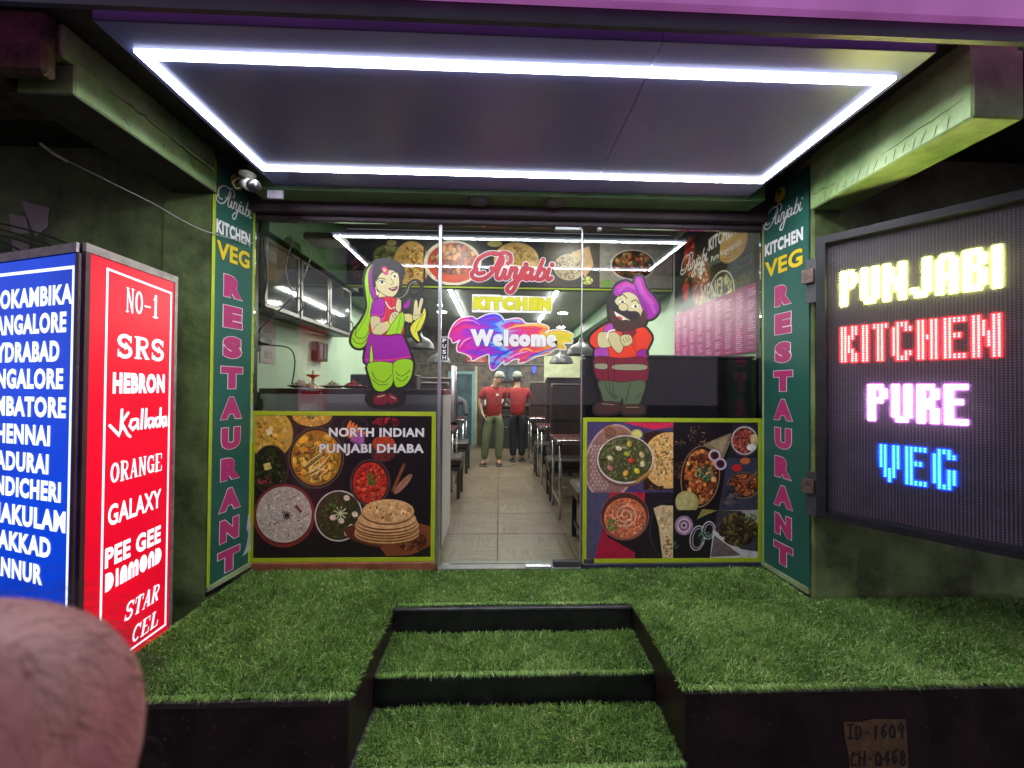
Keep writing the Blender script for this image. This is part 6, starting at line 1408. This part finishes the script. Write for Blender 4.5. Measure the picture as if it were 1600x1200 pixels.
# ------------------------------------------------------------------ people
def skin(name, V, E, R, m, parent, sub=2, root=0, loc=(0, 0, 0)):
    me = bpy.data.meshes.new(name); me.from_pydata([tuple(v) for v in V], E, []); ob = bpy.data.objects.new(name, me); COL.objects.link(ob)
    md = ob.modifiers.new("skin", 'SKIN'); md.use_smooth_shade = True; md.branch_smoothing = 0.6
    for i, r in enumerate(R):
        sv = me.skin_vertices[0].data[i]; sv.radius = r if isinstance(r, tuple) else (r, r); sv.use_root = (i == root)
    if sub:
        sm = ob.modifiers.new("sub", 'SUBSURF'); sm.levels = sub; sm.render_levels = sub
    dg = bpy.context.evaluated_depsgraph_get(); nm = bpy.data.meshes.new_from_object(ob.evaluated_get(dg))
    bpy.data.objects.remove(ob); bpy.data.meshes.remove(me); nm.name = name
    nm.materials.clear(); nm.materials.append(m)
    nm.polygons.foreach_set("use_smooth", [True] * len(nm.polygons))
    return link(name, nm, parent)
def person(label, loc, rz, H, J, trousers, tilt=0.0, face=True, logo=True):
    """J: joint positions (x right of the body, y backwards (+ = behind), z up) for a body facing -Y, scaled to height H"""
    t = thing('person', label, 'person', loc); t.rotation_euler = (0, 0, rz); s = H
    def v(k): return Vector(J[k]) * s
    names = ['pelvis', 'waist', 'chest', 'neck', 'skull', 'crown']; V = [v('pelvis'), v('waist'), v('chest'), v('neck'), v('jaw'), v('skull'), v('crown')]
    E = [(0, 1), (1, 2), (2, 3), (3, 4), (4, 5), (5, 6)]; R = [(.060 * s, .045 * s), (.062 * s, .046 * s), (.085 * s, .058 * s), .030 * s, (.038 * s, .044 * s), (.045 * s, .054 * s), (.034 * s, .040 * s)]
    for sd in 'LR':
        b0 = len(V); V += [v('sh' + sd), v('el' + sd), v('wr' + sd), v('hd' + sd)]; E += [(2, b0), (b0, b0 + 1), (b0 + 1, b0 + 2), (b0 + 2, b0 + 3)]
        R += [.032 * s, .024 * s, .016 * s, (.022 * s, .012 * s)]
        h = v('hd' + sd); dr_ = (v('hd' + sd) - v('wr' + sd)).normalized(); sgn = 1 if sd == 'R' else -1
        side = Vector((0, -1, 0)); 
        for k, (o_, l_) in enumerate(((-.017, .036), (-.006, .042), (.006, .040), (.016, .032))):
            b1 = len(V); p1 = h + side * o_ * s + dr_ * .012 * s; p2 = p1 + dr_ * l_ * .5 * s; p3 = p2 + (dr_ * .8 + Vector((-sgn * .5, 0, 0))).normalized() * l_ * .5 * s
            V += [p1, p2, p3]; E += [(b0 + 3, b1), (b1, b1 + 1), (b1 + 1, b1 + 2)]; R += [.0062 * s, .0056 * s, .0046 * s]
        b1 = len(V); p1 = v('wr' + sd).lerp(h, .6) + side * .018 * s; V += [p1, p1 + side * .012 * s + dr_ * .018 * s]; E += [(b0 + 2, b1), (b1, b1 + 1)]; R += [.008 * s, .006 * s]
        b2 = len(V); V += [v('hip' + sd), v('kn' + sd), v('an' + sd), v('toe' + sd)]; E += [(0, b2), (b2, b2 + 1), (b2 + 1, b2 + 2), (b2 + 2, b2 + 3)]; R += [.050 * s, .034 * s, .022 * s, (.022 * s, .014 * s)]
    skin('body', V, E, R, M['skin'], t, 2)
    # polo shirt
    V = [v('waist') - Vector((0, 0, .165 * s)), v('waist'), v('chest'), v('neck') - Vector((0, 0, .018 * s))]; E = [(0, 1), (1, 2), (2, 3)]; R = [(.104 * s, .082 * s), (.096 * s, .074 * s), (.104 * s, .072 * s), (.052 * s, .048 * s)]
    for sd in 'LR':
        b0 = len(V); m_ = v('sh' + sd).lerp(v('el' + sd), .75); V += [v('sh' + sd), m_]; E += [(2, b0), (b0, b0 + 1)]; R += [.052 * s, .042 * s]
    skin('polo_shirt', V, E, R, M['shirt'], t, 2)
    V = [v('pelvis') + Vector((0, 0, .055 * s)), v('pelvis') - Vector((0, 0, .01 * s))]; E = [(0, 1)]; R = [(.084 * s, .062 * s), (.086 * s, .066 * s)]
    for sd in 'LR':
        b0 = len(V); V += [v('hip' + sd), v('kn' + sd), v('an' + sd) + Vector((0, 0, .012 * s))]; E += [(1, b0), (b0, b0 + 1), (b0 + 1, b0 + 2)]; R += [.062 * s, .048 * s, .040 * s]
    skin('trousers', V, E, R, trousers, t, 2)
    c = v('crown'); q = MB(); o = Vector(loc)
    cc_ = v('skull').lerp(c, .62)
    q.ball(o + cc_ + Vector((0, 0, .008 * s)), .056 * s, 16, sc=(.92, 1.06, .80)); q.build('cap', M['capgrey'], t, smooth=True)
    q = MB(); q.lathe(o + cc_ + Vector((0, 0, -.012 * s)), [(.054 * s, 0), (.057 * s, .004 * s), (.057 * s, .014 * s), (.053 * s, .018 * s)], 18); q.build('cap_band', M['capgrey'], t, smooth=True)
    q = MB(); sk = v('skull')
    q.ball(o + sk + Vector((0, .012 * s, -.008 * s)), .051 * s, 14, sc=(.92, .95, .80)); q.build('hair', M['hair'], t, smooth=True)
    if face:
        q = MB(); j = v('skull') + Vector((0, -.055 * s, -.012 * s))
        for sx_ in (-1, 1): q.ball(o + j + Vector((sx_ * .019 * s, .004 * s, 0)), .0062 * s, 8, sc=(1.3, .7, .6))
        q.build('eyes', M['hair'], t)
        q = MB(); q.ball(o + j + Vector((0, -.002 * s, -.018 * s)), .0085 * s, 8, sc=(.8, 1, 1.5)); q.build('nose', M['skin'], t, smooth=True)
        q = MB(); q.ball(o + j + Vector((0, .006 * s, -.037 * s)), .010 * s, 8, sc=(1.5, .6, .45)); q.build('mouth', mat('lips', (0.28, 0.10, 0.08), .5), t, smooth=True)
    q = MB()
    for sx_ in (-1, 1): q.ball(o + v('skull') + Vector((sx_ * .050 * s, 0, -.020 * s)), .011 * s, 8, sc=(.5, 1, 1.4))
    q.build('ears', M['skin'], t, smooth=True)
    if logo:
        y_ = -.072 if face else -.07
        q = MB(); p_ = o + v('chest') + Vector((.04 * s, y_ * s, -.005 * s)); q.box(p_.x - .014 * s, p_.x + .014 * s, p_.y - .004, p_.y, p_.z - .01 * s, p_.z + .01 * s); q.build('badge', M['white'], t)
    for sd in 'LR':
        a, b_ = o + v('an' + sd), o + v('toe' + sd); q = MB()
        q.box(min(a.x, b_.x) - .028 * s, max(a.x, b_.x) + .028 * s, min(a.y, b_.y) - .03 * s, max(a.y, b_.y) + .03 * s, o.z, o.z + .014 * s, bev=0.006); q.build('slipper', M['black_plastic'], t)
    return t
JA = dict(pelvis=(0, 0, .53), waist=(-.01, 0, .62), chest=(-.012, .0, .74), neck=(.004, -.01, .832), jaw=(.022, -.020, .865), skull=(.038, -.020, .905), crown=(.054, -.012, .945),
          shL=(-.105, 0, .785), elL=(-.158, .005, .655), wrL=(-.128, -.035, .545), hdL=(-.108, -.05, .51), shR=(.090, 0, .790), elR=(.120, .05, .67), wrR=(.06, .095, .59), hdR=(.035, .10, .57),
          hipL=(-.048, 0, .50), knL=(-.085, -.01, .275), anL=(-.105, .02, .045), toeL=(-.125, -.058, .018), hipR=(.048, 0, .50), knR=(.050, .0, .275), anR=(.045, .02, .045), toeR=(.052, -.062, .018))
person('man in red polo shirt and grey cap standing in the aisle with tilted head', (-0.075, 3.72, 0.004), 0.0, 1.62, JA, M['reflect_green'])
JB = dict(JA); JB.update(hipL=(-.048, 0, .50), knL=(-.050, -.01, .275), anL=(-.048, .01, .045), toeL=(-.060, -.070, .018), chest=(0, .0, .74), waist=(0, 0, .62), neck=(.0, .0, .835), jaw=(.004, -.012, .872), skull=(.006, -.012, .915), crown=(.006, -.004, .958), elL=(-.125, -.05, .66), wrL=(-.07, -.14, .64), hdL=(-.05, -.175, .65), elR=(.125, -.05, .66), wrR=(.08, -.14, .62), hdR=(.06, -.175, .63))
person('person in red polo shirt, grey cap and dark trousers seen from behind', (0.33, 4.05, 0.004), math.pi, 1.62, JB, M['navy'], face=False, logo=False)
hd = thing('seated_person', 'dark haired head of a seated customer above the left booth back', 'person', (-0.85, 4.25, 0.5))
skin('body', [(-.85 + .85, 0, 0), (0, 0, .35), (0, 0, .62), (0, 0, .70), (0, -.01, .80), (0, 0, .88), (-.22, 0, .55), (-.26, -.1, .3), (.22, 0, .55), (.26, -.1, .3)], [(0, 1), (1, 2), (2, 3), (3, 4), (4, 5), (2, 6), (6, 7), (2, 8), (8, 9)], [.16, .15, .12, .05, .085, .06, .06, .045, .06, .045], mat('grey shirt cloth', (0.08, 0.08, 0.09), .8), hd)
MB().ball((-0.85, 4.25, 1.33), 0.105, 14, sc=(.9, 1, 1.1)).build('hair', M['hair'], hd, smooth=True)

# ------------------------------------------------------------------ finger close to the lens
fm, ntf, bf_ = principled('rosy finger skin'); L = ntf.links.new
tcf = ntf.nodes.new("ShaderNodeTexCoord"); nf = ntf.nodes.new("ShaderNodeTexNoise"); nf.inputs["Scale"].default_value = 90; nf.inputs["Detail"].default_value = 6
rf = ntf.nodes.new("ShaderNodeValToRGB"); rf.color_ramp.elements[0].color = (0.25, 0.09, 0.095, 1); rf.color_ramp.elements[1].color = (0.38, 0.155, 0.145, 1); rf.color_ramp.elements[0].position = .35; rf.color_ramp.elements[1].position = .65
L(tcf.outputs["Object"], nf.inputs["Vector"]); L(nf.outputs["Fac"], rf.inputs[0]); L(rf.outputs[0], bf_.inputs["Base Color"]); bf_.inputs["Roughness"].default_value = .5
bf_.inputs["Subsurface Weight"].default_value = 0.25; bf_.inputs["Subsurface Radius"].default_value = (0.004, 0.0015, 0.001); bf_.inputs["Subsurface Scale"].default_value = 1.0
vf = ntf.nodes.new("ShaderNodeTexNoise"); vf.inputs["Scale"].default_value = 420; vf.inputs["Detail"].default_value = 5
bpf = ntf.nodes.new("ShaderNodeBump"); bpf.inputs["Strength"].default_value = .5; bpf.inputs["Distance"].default_value = 0.0004; L(tcf.outputs["Object"], vf.inputs["Vector"]); L(vf.outputs["Fac"], bpf.inputs["Height"]); L(bpf.outputs[0], bf_.inputs["Normal"])
CP = Vector((0, -2.8, 1.30))
fg = thing('hand', 'large rosy hairy knuckle of a hand close to the lens at the lower left', 'hand', CP + Vector((-0.12, 0.0, -0.16)))
def hp_(x, y, z): return CP + Vector((x, y, z)) * .80 - Vector(fg.location)
V = [hp_(-.150, -.01, -.135), hp_(-.115, .015, -.085)]                 # wrist, palm
E = [(0, 1)]; R = [(.028, .022), (.034, .018)]
# index: bent, its middle knuckle in view
def chain(a, pts, rs_):
    prev = a
    for p_, r_ in zip(pts, rs_):
        V.append(hp_(*p_)); R.append(r_); E.append((prev, len(V) - 1)); prev = len(V) - 1
chain(1, [(-.090, .030, -.050), (-.070, .038, -.036), (-.0535, .041, -.0350), (-.0500, .036, -.0440), (-.058, .018, -.062)], [.0120, .0125, .0145, .0140, .0085])
chain(1, [(-.082, .034, -.082), (-.062, .040, -.082), (-.056, .030, -.094), (-.066, .016, -.098)], [.0105, .0098, .0090, .0075])
chain(1, [(-.088, .030, -.106), (-.068, .036, -.110), (-.064, .026, -.120), (-.074, .014, -.122)], [.0100, .0094, .0085, .0070])
chain(1, [(-.098, .026, -.126), (-.082, .030, -.134), (-.080, .022, -.143), (-.088, .012, -.144)], [.0090, .0082, .0076, .0064])
chain(1, [(-.110, -.006, -.080), (-.092, -.022, -.066), (-.078, -.030, -.058)], [.0130, .0115, .0085])
body = skin('skin_surface', V, E, R, fm, fg, 3, root=1)
# hairs on the visible knuckle: strands seated on the mesh surface
me = body.data; loc = Vector(fg.location); q = MB(); cnt = 0
cand = [(v_.co + loc, v_.normal.copy()) for v_ in me.vertices if (v_.co + loc - CP).x > -.085 and (v_.co + loc - CP).z > -.050 and (CP - (v_.co + loc)).dot(v_.normal) > -0.004]
random.shuffle(cand)
cand.sort(key=lambda c: -(c[0].z + random.gauss(0, .006)))
for p_, n_ in [random.choice(cand[:max(1, int(len(cand) * random.uniform(.15, 1) ** 1.5))]) for _ in range(1700)]:
    p_ = p_ + (Vector((random.gauss(0, .0007), 0, random.gauss(0, .0007))) - n_ * (Vector((random.gauss(0, .0007), 0, random.gauss(0, .0007))).dot(n_)))
    d_ = (Vector((random.gauss(.15, .35), random.gauss(0, .3), -1)) - n_ * 0).normalized(); d_ = (d_ - n_ * d_.dot(n_)).normalized()
    ln_ = random.uniform(.0015, .0038); s_ = d_.cross(n_).normalized()
    pts = [p_ - n_ * .0002, p_ + n_ * .0006 + d_ * ln_ * .4, p_ + n_ * .0007 + d_ * ln_ * .75 + s_ * random.gauss(0, .0004), p_ + n_ * .0004 + d_ * ln_]
    q.tube(pts, [.000024, .000024, .000018, .000006], 3, cap=False)
q.build('finger_hair', mat('finger hair', (0.02, 0.010, 0.008), .6), fg, kind='stuff')
